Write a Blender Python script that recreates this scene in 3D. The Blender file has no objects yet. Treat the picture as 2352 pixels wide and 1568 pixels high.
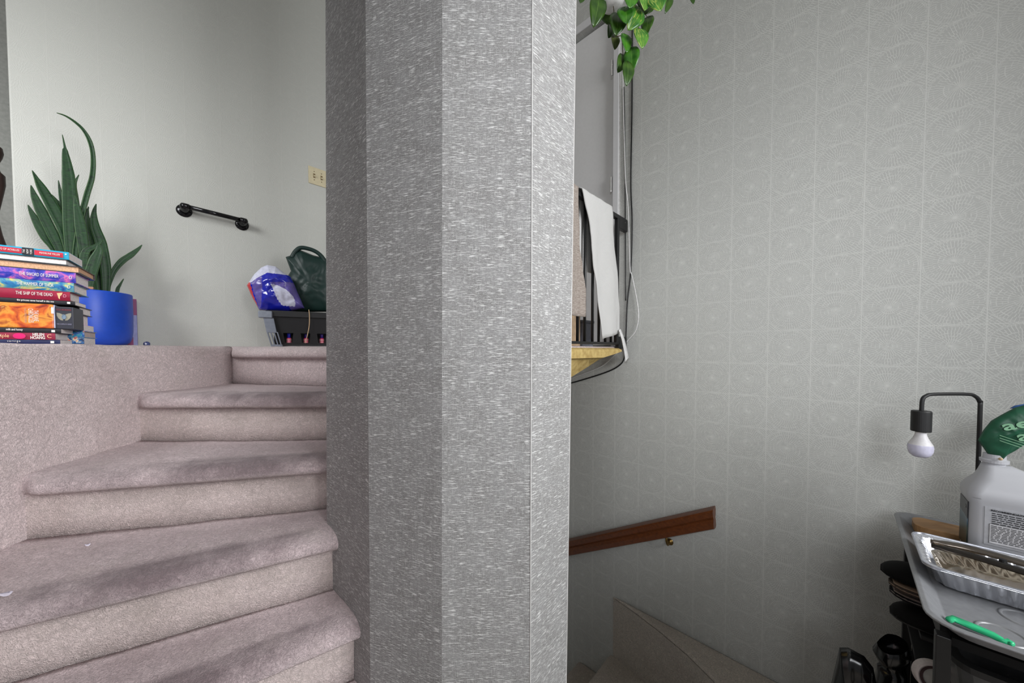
import bpy, bmesh, math, random
from mathutils import Vector, Matrix, noise
random.seed(7)
S = bpy.context.scene
COL = S.collection
PI = math.pi
EYE = 1.54                                   # camera height above the lower landing floor
# ------------------------------------------------------------------ camera
FPX, PITCH, ROLL, CXP, CYP = 796.6, 0.0276, 0.0014, 1176.0, 826.8
cr, sr, cp, sp = math.cos(ROLL), math.sin(ROLL), math.cos(PITCH), math.sin(PITCH)
RX = Vector((cr, -sp * sr, -cp * sr)); RY = Vector((sr, sp * cr, cp * cr)); FW = Vector((0, cp, -sp))
cam = bpy.data.cameras.new('camera'); camo = bpy.data.objects.new('camera', cam); COL.objects.link(camo)
cam.sensor_width = 36.0; cam.lens = FPX / 2352 * 36; cam.shift_y = (CYP - 784) / 2352
cam.clip_start = 0.02
camo.matrix_world = Matrix(((RX.x, RY.x, -FW.x, 0), (RX.y, RY.y, -FW.y, 0), (RX.z, RY.z, -FW.z, EYE), (0, 0, 0, 1)))
S.camera = camo
# ------------------------------------------------------------------ world, lights, exposure
S.view_settings.view_transform = 'Standard'; S.view_settings.look = 'None'
S.view_settings.gamma = 1.0; S.view_settings.use_curve_mapping = False
S.view_settings.exposure = 0.0
wd = bpy.data.worlds.new('world'); S.world = wd; wd.use_nodes = True
wd.node_tree.nodes['Background'].inputs[0].default_value = (0.93, 0.96, 1.0, 1)
wd.node_tree.nodes['Background'].inputs[1].default_value = 0.20
DR = Vector((0.72269, -0.69117, 0)); DL = Vector((0.69117, 0.72269, 0))
def W(a, b, h): return DR * a + DL * b + Vector((0, 0, h + EYE))      # wall frame: a along the right wall, b along the left wall, h above eye level
def V(x, y, h): return Vector((x, y, h + EYE))
def area(name, loc, target, sx, sy, power, colr=(1, 1, 1)):
    l = bpy.data.lights.new(name, 'AREA'); l.shape = 'RECTANGLE'; l.size = sx; l.size_y = sy; l.energy = power; l.color = colr
    o = bpy.data.objects.new(name, l); COL.objects.link(o); o.location = loc
    o.rotation_euler = (Vector(target) - Vector(loc)).to_track_quat('-Z', 'Y').to_euler(); return o
def win(*a, spread=180, **k):
    o = area(*a, **k); o.data.spread = math.radians(spread); return o
win('window_light', W(2.45, 1.0, 1.05), W(-0.6, 0.75, 0.35), 2.0, 1.3, 76, (0.98, 0.99, 1.0), spread=130)
win('side_window_light', W(0.75, -1.5, 0.9), W(-0.22, 1.99, 0.05), 0.9, 0.9, 3.2, (0.94, 0.96, 1.0), spread=46)
win('stair_fill_light', W(2.2, -0.75, 0.85), W(-1.45, 0.0, -0.4), 1.0, 0.9, 1.8, (1.0, 0.97, 0.98), spread=50)  # added fill aimed at the stairs to brighten the carpet, no actual window
win('far_wall_fill', W(-2.95, -1.5, 1.2), W(-4.05, -0.9, 0.9), 0.6, 0.6, 9.0, (0.98, 0.99, 1.0))  # added fill that brightens the far wall, no known lamp there
win('upper_room_light', W(-1.2, -1.6, 1.3), W(-2.6, 0.1, 0.35), 0.9, 0.9, 9.5, (0.98, 0.99, 1.0), spread=80)

# ------------------------------------------------------------------ geometry helpers
def ray(u, v):
    a = (u - CXP) / FPX; b = (CYP - v) / FPX
    return RX * a + RY * b + FW
def onz(u, v, h): r = ray(u, v); return r * (h / r.z) + Vector((0, 0, EYE))
def onb(u, v, b): r = ray(u, v); return r * (b / r.dot(DL)) + Vector((0, 0, EYE))
def ona(u, v, a): r = ray(u, v); return r * (a / r.dot(DR)) + Vector((0, 0, EYE))
def ony(u, v, y): r = ray(u, v); return r * (y / r.y) + Vector((0, 0, EYE))
def onp(u, v, p0, n): r = ray(u, v); c = Vector((0, 0, EYE)); return c + r * ((p0 - c).dot(n) / r.dot(n))
def put(name, bm, mat, parent=None, smooth=False, mats=None, bevel=0, seg=2, norm=True):
    if norm: bmesh.ops.recalc_face_normals(bm, faces=bm.faces)
    me = bpy.data.meshes.new(name); bm.to_mesh(me); bm.free()
    for m in (mats or [mat]): me.materials.append(m)
    if smooth:
        for p in me.polygons: p.use_smooth = True
    o = bpy.data.objects.new(name, me); COL.objects.link(o)
    if parent is not None: o.parent = parent
    if bevel:
        md = o.modifiers.new('bevel', 'BEVEL'); md.width = bevel; md.segments = seg; md.limit_method = 'ANGLE'
    return o
def tag(o, label, cat, group=None, kind=None):
    o['label'] = label; o['category'] = cat
    if group: o['group'] = group
    if kind: o['kind'] = kind
    return o
def empty(name, label, cat, group=None, kind=None):
    o = bpy.data.objects.new(name, None); COL.objects.link(o); o.empty_display_size = 0.05
    return tag(o, label, cat, group, kind)
def hexa(bm, P, mi=0):                          # P: eight corners, bottom four then top four
    vs = [bm.verts.new(p) for p in P]
    for f in ((0, 1, 2, 3), (4, 5, 6, 7), (0, 1, 5, 4), (1, 2, 6, 5), (2, 3, 7, 6), (3, 0, 4, 7)):
        bm.faces.new([vs[i] for i in f]).material_index = mi
def wbox(bm, a0, a1, b0, b1, h0, h1, mi=0):
    hexa(bm, [W(a0, b0, h0), W(a1, b0, h0), W(a1, b1, h0), W(a0, b1, h0), W(a0, b0, h1), W(a1, b0, h1), W(a1, b1, h1), W(a0, b1, h1)], mi)
def obox(bm, c, X, Y, Z, mi=0):                 # box at a corner c spanned by three vectors
    hexa(bm, [c, c + X, c + X + Y, c + Y, c + Z, c + X + Z, c + X + Y + Z, c + Y + Z], mi)
def prism(bm, pts, h0, h1, mi=0):               # polygon (xy) extruded from h0 to h1
    lo = [bm.verts.new((p[0], p[1], h0 + EYE)) for p in pts]; hi = [bm.verts.new((p[0], p[1], h1 + EYE)) for p in pts]
    n = len(pts); bm.faces.new(lo).material_index = mi; bm.faces.new(hi).material_index = mi
    for i in range(n): bm.faces.new((lo[i], lo[(i + 1) % n], hi[(i + 1) % n], hi[i])).material_index = mi
def smoothpath(pts, n=6):
    out = []
    P = [Vector(p) for p in pts]
    for i in range(len(P) - 1):
        p0 = P[max(i - 1, 0)]; p1 = P[i]; p2 = P[i + 1]; p3 = P[min(i + 2, len(P) - 1)]
        for k in range(n):
            t = k / n
            out.append(0.5 * ((2 * p1) + (p2 - p0) * t + (2 * p0 - 5 * p1 + 4 * p2 - p3) * t * t + (3 * p1 - p0 - 3 * p2 + p3) * t ** 3))
    out.append(P[-1]); return out
def tube(bm, pts, r, n=10, mi=0, cap=True):     # r: a number or one per point
    P = [Vector(p) for p in pts]; R = r if isinstance(r, (list, tuple)) else [r] * len(P)
    T0 = (P[1] - P[0]).normalized(); up = Vector((0, 0, 1)) if abs(T0.z) < 0.9 else Vector((1, 0, 0))
    N = (up - T0 * up.dot(T0)).normalized(); rings = []
    for i, p in enumerate(P):
        T = (P[min(i + 1, len(P) - 1)] - P[max(i - 1, 0)]).normalized()
        N = (N - T * N.dot(T)).normalized(); B = T.cross(N)
        rings.append([bm.verts.new(p + (N * math.cos(2 * PI * k / n) + B * math.sin(2 * PI * k / n)) * R[i]) for k in range(n)])
    for i in range(len(rings) - 1):
        for k in range(n): bm.faces.new((rings[i][k], rings[i][(k + 1) % n], rings[i + 1][(k + 1) % n], rings[i + 1][k])).material_index = mi
    if cap:
        bm.faces.new(rings[0]).material_index = mi; bm.faces.new(rings[-1]).material_index = mi
def lathe(bm, c, prof, n=32, axis=Vector((0, 0, 1)), mi=0):   # prof: (radius, height) pairs
    q = Vector((0, 0, 1)).rotation_difference(axis); rings = []
    for r, z in prof:
        if r < 1e-6: rings.append([bm.verts.new(c + q @ Vector((0, 0, z)))]); continue
        rings.append([bm.verts.new(c + q @ Vector((r * math.cos(2 * PI * k / n), r * math.sin(2 * PI * k / n), z))) for k in range(n)])
    for i in range(len(rings) - 1):
        A, B = rings[i], rings[i + 1]
        for k in range(n):
            a0 = A[k % len(A)]; a1 = A[(k + 1) % len(A)]; b0 = B[k % len(B)]; b1 = B[(k + 1) % len(B)]
            f = list(dict.fromkeys((a0, a1, b1, b0)))
            if len(f) > 2: bm.faces.new(f).material_index = mi
def nz(p, s): return noise.noise(Vector(p) * s)
def inflate(name, outline, n, front, back, mat, parent=None, rings=10, sub=6, wob=0.0, wsc=20, zone=None, mats=None, ctr=None, power=0.5):
    """closed pillow grown from an outline that lies in a plane with normal n"""
    pts = []
    L = len(outline)
    for i in range(L):
        for k in range(sub): pts.append(outline[i].lerp(outline[(i + 1) % L], k / sub))
    c = ctr if ctr is not None else sum(pts, Vector()) / len(pts)
    bm = bmesh.new(); N = len(pts)
    def layer(sign, th):
        R = []
        for k in range(1, rings):
            f = k / rings; row = []
            for p in pts:
                q = c + (p - c) * f
                d = th * (max(0, 1 - f * f) ** power) + wob * nz(q + n * sign, wsc) * (1 - f * f * .8) + wob * .5 * nz(q + n * sign, wsc * 2.7) * (1 - f * f)
                row.append(bm.verts.new(q + n * sign * d))
            R.append(row)
        return R
    rim = [bm.verts.new(p) for p in pts]
    for sign, th in ((1, front), (-1, back)):
        R = layer(sign, th) + [rim]
        cv = bm.verts.new(c + n * sign * th)
        for i in range(N): bm.faces.new((cv, R[0][i], R[0][(i + 1) % N]))
        for k in range(len(R) - 1):
            for i in range(N): bm.faces.new((R[k][i], R[k][(i + 1) % N], R[k + 1][(i + 1) % N], R[k + 1][i]))
    if zone:
        for f in bm.faces: f.material_index = zone(f.calc_center_median())
    return put(name, bm, mat, parent, smooth=True, mats=mats)
def text(name, body, size, o, X, Y, mat, parent, align='LEFT', ext=0.0004, sx=1.0, bold=0.0):
    cu = bpy.data.curves.new(name, 'FONT'); cu.body = body; cu.size = size; cu.align_x = align; cu.align_y = 'CENTER'; cu.extrude = ext; cu.offset = bold; cu.resolution_u = 3
    cu.materials.append(mat); t = bpy.data.objects.new(name, cu); COL.objects.link(t)
    X = X.normalized(); Y = (Y - X * Y.dot(X)).normalized(); Z = X.cross(Y)
    M = Matrix(((X.x * sx, Y.x, Z.x, o.x), (X.y * sx, Y.y, Z.y, o.y), (X.z * sx, Y.z, Z.z, o.z), (0, 0, 0, 1)))
    t.parent = parent; t.matrix_world = M; return t

# ------------------------------------------------------------------ material helpers
def lin(c): return tuple((x / 12.92 if x <= 0.04045 else ((x + 0.055) / 1.055) ** 2.4) for x in [k / 255 for k in c]) + (1,)
class G:
    def __init__(s, name):
        s.m = bpy.data.materials.new(name); s.m.use_nodes = True; s.t = s.m.node_tree; s.b = s.t.nodes['Principled BSDF']
    def n(s, ty, **kw):
        x = s.t.nodes.new(ty)
        for k, v in kw.items(): setattr(x, k, v)
        return x
    def put(s, sock, v):
        if isinstance(v, bpy.types.NodeSocket): s.t.links.new(v, sock)
        elif v is not None: sock.default_value = v
    def M(s, op, a, b=None, c=None, clamp=False):
        x = s.n('ShaderNodeMath', operation=op, use_clamp=clamp); s.put(x.inputs[0], a); s.put(x.inputs[1], b); s.put(x.inputs[2], c); return x.outputs[0]
    def mix(s, f, a, b, mode='MIX'):
        x = s.n('ShaderNodeMix', data_type='RGBA', blend_type=mode); s.put(x.inputs[0], f); s.put(x.inputs[6], a); s.put(x.inputs[7], b); return x.outputs[2]
    def coord(s, kind='Object'): return s.n('ShaderNodeTexCoord').outputs[kind]
    def mapn(s, vec, scale=(1, 1, 1), loc=(0, 0, 0), rot=(0, 0, 0)):
        x = s.n('ShaderNodeMapping'); s.put(x.inputs[0], vec); x.inputs[1].default_value = loc; x.inputs[2].default_value = rot; x.inputs[3].default_value = scale; return x.outputs[0]
    def noise(s, vec, scale, detail=2, rough=0.5, dist=0.0, out=0):
        x = s.n('ShaderNodeTexNoise'); s.put(x.inputs['Vector'], vec); x.inputs['Scale'].default_value = scale; x.inputs['Detail'].default_value = detail
        x.inputs['Roughness'].default_value = rough; x.inputs['Distortion'].default_value = dist; return x.outputs[out]
    def ramp(s, v, stops, interp='LINEAR'):
        x = s.n('ShaderNodeValToRGB'); s.put(x.inputs[0], v); r = x.color_ramp; r.interpolation = interp
        while len(r.elements) < len(stops): r.elements.new(0.5)
        for e, (p, c) in zip(r.elements, stops): e.position = p; e.color = c if len(c) == 4 else c + (1,)
        return x.outputs[0]
    def step(s, v, a, b): return s.n('ShaderNodeMapRange', clamp=True, interpolation_type='SMOOTHSTEP') if False else s._mr(v, a, b)
    def _mr(s, v, a, b):
        x = s.n('ShaderNodeMapRange'); x.clamp = True; s.put(x.inputs[0], v); x.inputs[1].default_value = a; x.inputs[2].default_value = b; return x.outputs[0]
    def bump(s, h, strength=0.3, dist=0.002):
        x = s.n('ShaderNodeBump'); x.inputs['Strength'].default_value = strength; x.inputs['Distance'].default_value = dist; s.put(x.inputs['Height'], h); s.t.links.new(x.outputs[0], s.b.inputs['Normal'])
    def set(s, color=None, rough=None, metal=None, spec=None, **kw):
        if color is not None: s.put(s.b.inputs['Base Color'], color)
        if rough is not None: s.put(s.b.inputs['Roughness'], rough)
        if metal is not None: s.put(s.b.inputs['Metallic'], metal)
        if spec is not None: s.put(s.b.inputs['Specular IOR Level'], spec)
        for k, v in kw.items(): s.put(s.b.inputs[k.replace('_', ' ')], v)
        return s.m
_plain = {}
def plain(rgb, rough=0.5, metal=0.0, spec=0.5, grain=0.06, gs=60, bump=0.0, **kw):
    key = (rgb, rough, metal, spec, grain, gs, bump, tuple(sorted(kw.items())))
    if key in _plain: return _plain[key]
    g = G('paint_%d' % len(_plain)); n = g.noise(g.coord(), gs, 3)
    c = lin(rgb); d = tuple(x * (1 - grain * 2) for x in c[:3]) + (1,); e = tuple(min(1, x * (1 + grain * 1.5)) for x in c[:3]) + (1,)
    g.set(g.ramp(n, [(0.3, d), (0.7, e)]), rough, metal, spec, **kw)
    if bump: g.bump(n, bump, 0.002)
    _plain[key] = g.m; return g.m

def wallpaper(name, x0, z0, base, line, amt, dark=0.0, bumpk=0.25, T=0.1525):
    g = G(name); sep = g.n('ShaderNodeSeparateXYZ'); oc = g.coord(); g.put(sep.inputs[0], oc)
    wob = g.noise(oc, 9, 1, out=0)
    u = g.M('DIVIDE', g.M('SUBTRACT', sep.outputs[0], x0), T); v = g.M('DIVIDE', g.M('SUBTRACT', sep.outputs[2], z0), T)
    w2 = g.M('MULTIPLY', g.M('SUBTRACT', g.noise(oc, 60, 2), 0.5), 0.022)
    fu0 = g.M('SUBTRACT', g.M('FRACT', u), 0.5); fv0 = g.M('SUBTRACT', g.M('FRACT', v), 0.5)
    fu = g.M('ADD', fu0, w2); fv = g.M('SUBTRACT', fv0, w2)
    pw = lambda x: g.M('POWER', g.M('ABSOLUTE', x), 2.2)
    r = g.M('POWER', g.M('ADD', pw(fu), pw(fv)), 1 / 2.2)
    th = g.M('ADD', g.M('DIVIDE', g.M('ARCTAN2', fv, fu), 2 * PI), 0.5)
    rb = g.M('MULTIPLY', r, 13.0); band = g.M('FLOOR', rb); fr = g.M('FRACT', rb)
    edge = lambda x, w: g.M('SUBTRACT', 1.0, g.M('DIVIDE', x, w), clamp=True)
    ring = edge(g.M('MINIMUM', fr, g.M('SUBTRACT', 1.0, fr)), 0.17)
    cv = g.n('ShaderNodeCombineXYZ'); g.put(cv.inputs[0], g.M('FLOOR', u)); g.put(cv.inputs[1], g.M('FLOOR', v)); g.put(cv.inputs[2], band)
    wn = g.n('ShaderNodeTexWhiteNoise'); g.put(wn.inputs['Vector'], cv.outputs[0])
    nseg = g.M('ADD', g.M('MULTIPLY', band, 7.0), 16.0)
    fs = g.M('FRACT', g.M('ADD', g.M('MULTIPLY', th, nseg), wn.outputs['Value']))
    ds = g.M('DIVIDE', g.M('MULTIPLY', g.M('MULTIPLY', g.M('MINIMUM', fs, g.M('SUBTRACT', 1.0, fs)), 2 * PI), r), nseg)
    spoke = edge(ds, 0.011)
    brk = g._mr(g.noise(oc, 55, 2), 0.44, 0.60)
    brk2 = g._mr(g.noise(g.mapn(oc, loc=(3, 1, 7)), 60, 2), 0.32, 0.50)
    inside = g.M('LESS_THAN', r, 0.49)
    web = g.M('MULTIPLY', g.M('MAXIMUM', g.M('MULTIPLY', ring, brk), g.M('MULTIPLY', spoke, brk2)), inside)
    lat = lambda e: g.M('MINIMUM', g.M('FRACT', e), g.M('SUBTRACT', 1.0, g.M('FRACT', e)))
    d1 = edge(lat(g.M('MULTIPLY', g.M('ADD', fu, fv), 15.0)), 0.2); d2 = edge(lat(g.M('MULTIPLY', g.M('SUBTRACT', fu, fv), 15.0)), 0.2)
    cross = g.M('MULTIPLY', g.M('MULTIPLY', g.M('MAXIMUM', g.M('MULTIPLY', d1, brk2), g.M('MULTIPLY', d2, brk)), g.M('SUBTRACT', 1.0, inside)), 1.2)
    outer = g.M('MULTIPLY', edge(g.M('ABSOLUTE', g.M('SUBTRACT', r, 0.487)), 0.014), 0.6)
    gl = edge(g.M('SUBTRACT', 0.5, g.M('MAXIMUM', g.M('ABSOLUTE', fu0), g.M('ABSOLUTE', fv0))), 0.012)
    glv = edge(g.M('SUBTRACT', 0.5, g.M('ABSOLUTE', fu0)), 0.014)
    dot = edge(r, 0.03)
    m = g.M('MAXIMUM', g.M('MAXIMUM', web, cross), g.M('MAXIMUM', outer, g.M('MAXIMUM', g.M('MAXIMUM', gl, glv), dot)))
    fine = g.noise(g.mapn(oc, (900, 1, 250)), 1.0, 2)
    patch = g._mr(g.noise(oc, 1.6, 2), 0.3, 0.75)
    b0 = g.mix(g.M('MULTIPLY', g._mr(fine, 0.3, 0.7), 0.35), lin(base), lin(tuple(int(k * 0.94) for k in base)))
    f = g.M('MULTIPLY', m, g.M('ADD', amt * 0.80, g.M('MULTIPLY', patch, amt * 0.5)))
    g.set(g.mix(f, b0, lin(line)), g.M('SUBTRACT', 0.62, g.M('MULTIPLY', m, 0.12)), spec=0.35)
    g.bump(m, bumpk, 0.0015)
    return g.m
def grasscloth():
    g = G('grasscloth_wallpaper'); uv = g.coord('UV')
    n1 = g.noise(g.mapn(uv, (44, 470, 1)), 1.0, 2, 0.55); n2 = g.noise(g.mapn(uv, (620, 40, 1), (3.1, 2.2, 0)), 1.0, 2, 0.5)
    n3 = g.noise(g.mapn(uv, (110, 760, 1), (8, 5, 0)), 1.0, 1); n4 = g.noise(g.mapn(uv, (760, 760, 1)), 1.0, 1)
    big = g.noise(uv, 16, 3)
    clump = g.M('MULTIPLY', g.M('SUBTRACT', g.noise(g.mapn(uv, (9, 70, 1), (6, 2, 0)), 1.0, 3), 0.5), 0.28)
    n1 = g.M('ADD', n1, clump); hs = g._mr(n1, 0.565, 0.68); vs = g._mr(n2, 0.58, 0.72); hs2 = g._mr(n3, 0.56, 0.72); dk = g._mr(g.noise(g.mapn(uv, (70, 640, 1), (1, 15, 0)), 1.0, 2), 0.57, 0.68)
    c = g.ramp(n4, [(0.3, lin((92, 91, 90))), (0.5, lin((132, 131, 130))), (0.7, lin((164, 163, 162)))])
    c = g.mix(g.M('MULTIPLY', g._mr(big, 0.35, 0.7), 0.6), c, lin((150, 150, 150)))
    c = g.mix(g.M('MULTIPLY', dk, 0.5), c, lin((84, 83, 82)))
    c = g.mix(g.M('MULTIPLY', vs, 0.42), c, lin((204, 204, 203)))
    c = g.mix(g.M('MULTIPLY', hs2, 0.5), c, lin((222, 222, 221)))
    c = g.mix(g.M('MULTIPLY', hs, 0.78), c, lin((228, 228, 227)))
    h = g.M('ADD', g.M('ADD', hs, g.M('MULTIPLY', vs, 0.5)), g.M('MULTIPLY', n4, 0.6))
    g.set(c, 0.62, spec=0.3); g.bump(h, 0.35, 0.0012); return g.m
def carpet(name, base, dirt, fibre=1.0):
    g = G(name); oc = g.coord()
    d = g.n('ShaderNodeVectorMath', operation='ADD'); g.put(d.inputs[0], oc)
    wv = g.n('ShaderNodeVectorMath', operation='SCALE'); g.put(wv.inputs[0], g.noise(oc, 45, 2, out=1)); wv.inputs['Scale'].default_value = 0.05; g.put(d.inputs[1], wv.outputs[0])
    f1 = g.noise(g.mapn(d.outputs[0], (90, 320, 200)), 1.0, 2, 0.6); f2 = g.noise(g.mapn(d.outputs[0], (320, 100, 240), (2, 3, 4), (0.3, 0.5, 0.8)), 1.0, 2, 0.6)
    f3 = g.noise(oc, 500, 2)
    fib = g.M('MAXIMUM', f1, f2)
    blot = g.noise(oc, 5, 4, 0.55); blot2 = g.noise(g.mapn(oc, loc=(4, 9, 1)), 11, 3)
    b = lin(base); lo = tuple(x * 0.68 for x in b[:3]) + (1,); hi = tuple(min(1, x * 1.22) for x in b[:3]) + (1,)
    c = g.ramp(fib, [(0.42, lo), (0.56, b), (0.70, hi)])
    c = g.mix(g.M('MULTIPLY', g._mr(blot, 0.45, 0.72), 0.42), c, lin((150, 128, 126)), 'MULTIPLY') if False else g.mix(g.M('MULTIPLY', g._mr(blot, 0.48, 0.75), 0.28), c, lin((158, 132, 130)))
    c = g.mix(g.M('MULTIPLY', g._mr(blot2, 0.55, 0.8), 0.22), c, lin((176, 172, 158)))
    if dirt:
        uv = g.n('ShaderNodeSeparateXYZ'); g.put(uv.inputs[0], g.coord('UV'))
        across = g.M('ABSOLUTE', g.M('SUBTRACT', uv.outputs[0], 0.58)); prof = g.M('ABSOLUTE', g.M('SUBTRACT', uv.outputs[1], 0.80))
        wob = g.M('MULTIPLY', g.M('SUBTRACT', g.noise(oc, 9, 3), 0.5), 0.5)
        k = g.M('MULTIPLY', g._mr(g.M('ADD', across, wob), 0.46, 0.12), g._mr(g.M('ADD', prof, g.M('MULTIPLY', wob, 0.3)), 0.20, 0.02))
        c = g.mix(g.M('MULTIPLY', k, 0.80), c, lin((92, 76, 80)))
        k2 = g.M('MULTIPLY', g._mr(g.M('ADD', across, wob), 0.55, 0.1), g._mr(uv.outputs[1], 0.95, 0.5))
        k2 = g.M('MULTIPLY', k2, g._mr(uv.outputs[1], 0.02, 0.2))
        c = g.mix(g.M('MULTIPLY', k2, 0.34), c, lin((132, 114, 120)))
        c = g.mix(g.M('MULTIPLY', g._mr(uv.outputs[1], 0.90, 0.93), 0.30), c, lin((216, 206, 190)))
    g.set(c, 0.95, spec=0.08, Sheen_Weight=0.25); g.bump(g.M('ADD', fib, g.M('MULTIPLY', f3, 0.4)), 0.9 * fibre, 0.006); return g.m
def wood(name, c0, c1, sc=(6, 60, 60), rough=0.35, rot=(0, 0, 0)):
    g = G(name); n = g.noise(g.mapn(g.coord(), sc, rot=rot), 1.0, 4, 0.6, 0.6)
    g.set(g.ramp(n, [(0.3, lin(c0)), (0.7, lin(c1))]), rough); g.bump(n, 0.08, 0.001); return g.m
MAT_WALL_R = wallpaper('wallpaper_right', -1.3243, EYE - 0.0637, (196, 197, 193), (232, 233, 228), 0.62)
MAT_WALL_L = wallpaper('wallpaper_left', -0.2942, EYE + 0.3800, (194, 195, 189), (206, 206, 200), 0.35, bumpk=0.35)
MAT_GRASS = grasscloth()
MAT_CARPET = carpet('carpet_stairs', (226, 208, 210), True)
MAT_CARPET_P = carpet('carpet_plain', (226, 209, 209), False)
MAT_CARPET_D = carpet('carpet_lower', (212, 202, 190), False)
MAT_CEIL = plain((222, 222, 218), 0.8)
MAT_DOOR = plain((236, 236, 236), 0.4, grain=0.01)
MAT_TRIM = plain((226, 226, 227), 0.4, grain=0.01)
BLACK = plain((22, 22, 23), 0.4); BLACKM = plain((28, 28, 29), 0.55)
WHITE = plain((232, 231, 230), 0.45); PAGE = plain((240, 232, 230), 0.8, grain=0.1, gs=300)

# ------------------------------------------------------------------ room shell
def wall(name, origin, X, length, h0, h1, mat, th=0.12, label='', cat='wall', side=1):
    """local x runs along the wall, local z is height; the visible face is y = 0"""
    bm = bmesh.new(); y1 = th * side
    hexa(bm, [Vector(p) for p in ((0, 0, h0), (length, 0, h0), (length, y1, h0), (0, y1, h0), (0, 0, h1), (length, 0, h1), (length, y1, h1), (0, y1, h1))])
    o = put(name, bm, mat); Y = Vector((-X.y, X.x, 0))
    o.matrix_world = Matrix(((X.x, Y.x, 0, origin.x), (X.y, Y.y, 0, origin.y), (0, 0, 1, 0), (0, 0, 0, 1)))
    return tag(o, label, cat, kind='structure')
def wall_cut(name, origin, X, x0, x1, h0, h1, mat, hole, label, side=1, th=0.12):
    """wall from local x0 to x1 with one rectangular opening (hx0, hx1, hz0, hz1)"""
    bm = bmesh.new(); y1 = th * side; a, b, c, d = hole
    for (p, q, r, s) in ((x0, a, h0, h1), (b, x1, h0, h1), (a, b, h0, c), (a, b, d, h1)):
        hexa(bm, [Vector(t) for t in ((p, 0, r), (q, 0, r), (q, y1, r), (p, y1, r), (p, 0, s), (q, 0, s), (q, y1, s), (p, y1, s))])
    bmesh.ops.remove_doubles(bm, verts=bm.verts, dist=1e-5)
    o = put(name, bm, mat); Y = Vector((-X.y, X.x, 0))
    o.matrix_world = Matrix(((X.x, Y.x, 0, origin.x), (X.y, Y.y, 0, origin.y), (0, 0, 1, 0), (0, 0, 0, 1)))
    return tag(o, label, 'wall', kind='structure')
CEIL = 2.52; LAND = 0.0225; FLOOR = -1.54; RB = 1.99; LA = -2.652; RI = 0.1925
zz = lambda h: h + EYE
wall_cut('wall_right', DL * RB, DR, -2.77, 2.6, zz(-3.2), zz(CEIL), MAT_WALL_R, (-1.86, -1.035, zz(LAND), zz(2.085)),
         'long right wall in grey wallpaper printed with pale cobweb tiles', side=1)
# left wall: local x = b
def left_wall():
    bm = bmesh.new()
    hexa(bm, [Vector(t) for t in ((-0.40, 0, zz(-3.2)), (2.11, 0, zz(-3.2)), (2.11, 0.14, zz(-3.2)), (-0.40, 0.14, zz(-3.2)), (-0.40, 0, zz(CEIL)), (2.11, 0, zz(CEIL)), (2.11, 0.14, zz(CEIL)), (-0.40, 0.14, zz(CEIL)))])
    o = put('wall_left', bm, MAT_WALL_L, bevel=0.006); o.matrix_world = Matrix(((DL.x, -DR.x, 0, (DR * LA).x), (DL.y, -DR.y, 0, (DR * LA).y), (0, 0, 1, 0), (0, 0, 0, 1)))
    tag(o, 'pale grey papered wall behind the grab bar and the snake plant', 'wall', kind='structure')
left_wall()
bm = bmesh.new(); wbox(bm, -4.15, -4.05, -3.2, 2.1, LAND - 0.2, CEIL); tag(put('wall_far', bm, plain((176, 178, 172), 0.7)), 'dim plain wall of the room beyond the left corner', 'wall', kind='structure')
bm = bmesh.new(); wbox(bm, 1.0, 1.1, 1.60, RB, FLOOR, CEIL); tag(put('wall_light_blocker', bm, plain((190, 190, 186), 0.7)), 'unseen wall stub added to shade the right end of the right wall', 'wall', kind='structure')  # out of view, added to block window light from the right wall's end
bm = bmesh.new(); wbox(bm, -4.15, 2.6, -3.3, RB + 0.12, CEIL, CEIL + 0.1); tag(put('ceiling', bm, MAT_CEIL), 'plain white ceiling above the stairwell', 'ceiling', kind='structure')

# ------------------------------------------------------------------ wall end between the two flights (octagonal post wrapped in grasscloth)
def post():
    y0 = 1.104; pts = [(745, 745, 749, y0), (840, 846, 851, 0.900), (1013, 1011, 1012, 0.822), (1222, 1219, 1217, 0.822), (1329, 1321, 1306, 0.945)]
    lo, hi = [], []
    for (ut, um, ub, y) in pts:
        m = ony(um, 805, y); t = ony(ut, 0, y); b = ony(ub, 1568, y)
        sl = ((t.x - m.x) / (t.z - m.z), (b.x - m.x) / (b.z - m.z))
        hi.append(Vector((m.x + sl[0] * (CEIL + EYE - m.z), y, CEIL + EYE))); lo.append(Vector((m.x + sl[1] * (zz(-2.3) - m.z), y, zz(-2.3))))
    for L in (lo, hi):
        e = L[4] - DR * 0.62; L.append(e)                      # hidden back corner
    bm = bmesh.new(); uvl = bm.loops.layers.uv.new('UVMap')
    NS = 40; n = len(lo)
    rows = []
    for k in range(NS + 1):
        t = k / NS; rows.append([bm.verts.new(lo[i].lerp(hi[i], t)) for i in range(n)])
    acc = [0]
    for i in range(n): acc.append(acc[-1] + ((hi[(i + 1) % n] + lo[(i + 1) % n]) / 2 - (hi[i] + lo[i]) / 2).length)
    for k in range(NS):
        for i in range(n):
            f = bm.faces.new((rows[k][i], rows[k][(i + 1) % n], rows[k + 1][(i + 1) % n], rows[k + 1][i]))
            H = rows[k][i].co.z, rows[k + 1][i].co.z
            for lp, (a, h) in zip(f.loops, ((acc[i], H[0]), (acc[i + 1], H[0]), (acc[i + 1], H[1]), (acc[i], H[1]))): lp[uvl].uv = (a + i * 0.37, h)
    bm.faces.new(rows[0]); bm.faces.new(rows[-1])
    o = put('wall_middle', bm, MAT_GRASS)
    tag(o, 'faceted wall end in silver grey grasscloth between the two flights of stairs', 'wall', kind='structure')
    bm = bmesh.new()                                           # pale corner seams of the paper
    for i in (3, 4):
        tube(bm, [lo[i], hi[i]], 0.0016, 6)
    put('corner_seam', bm, plain((196, 195, 193), 0.6), o)
post()

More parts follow.
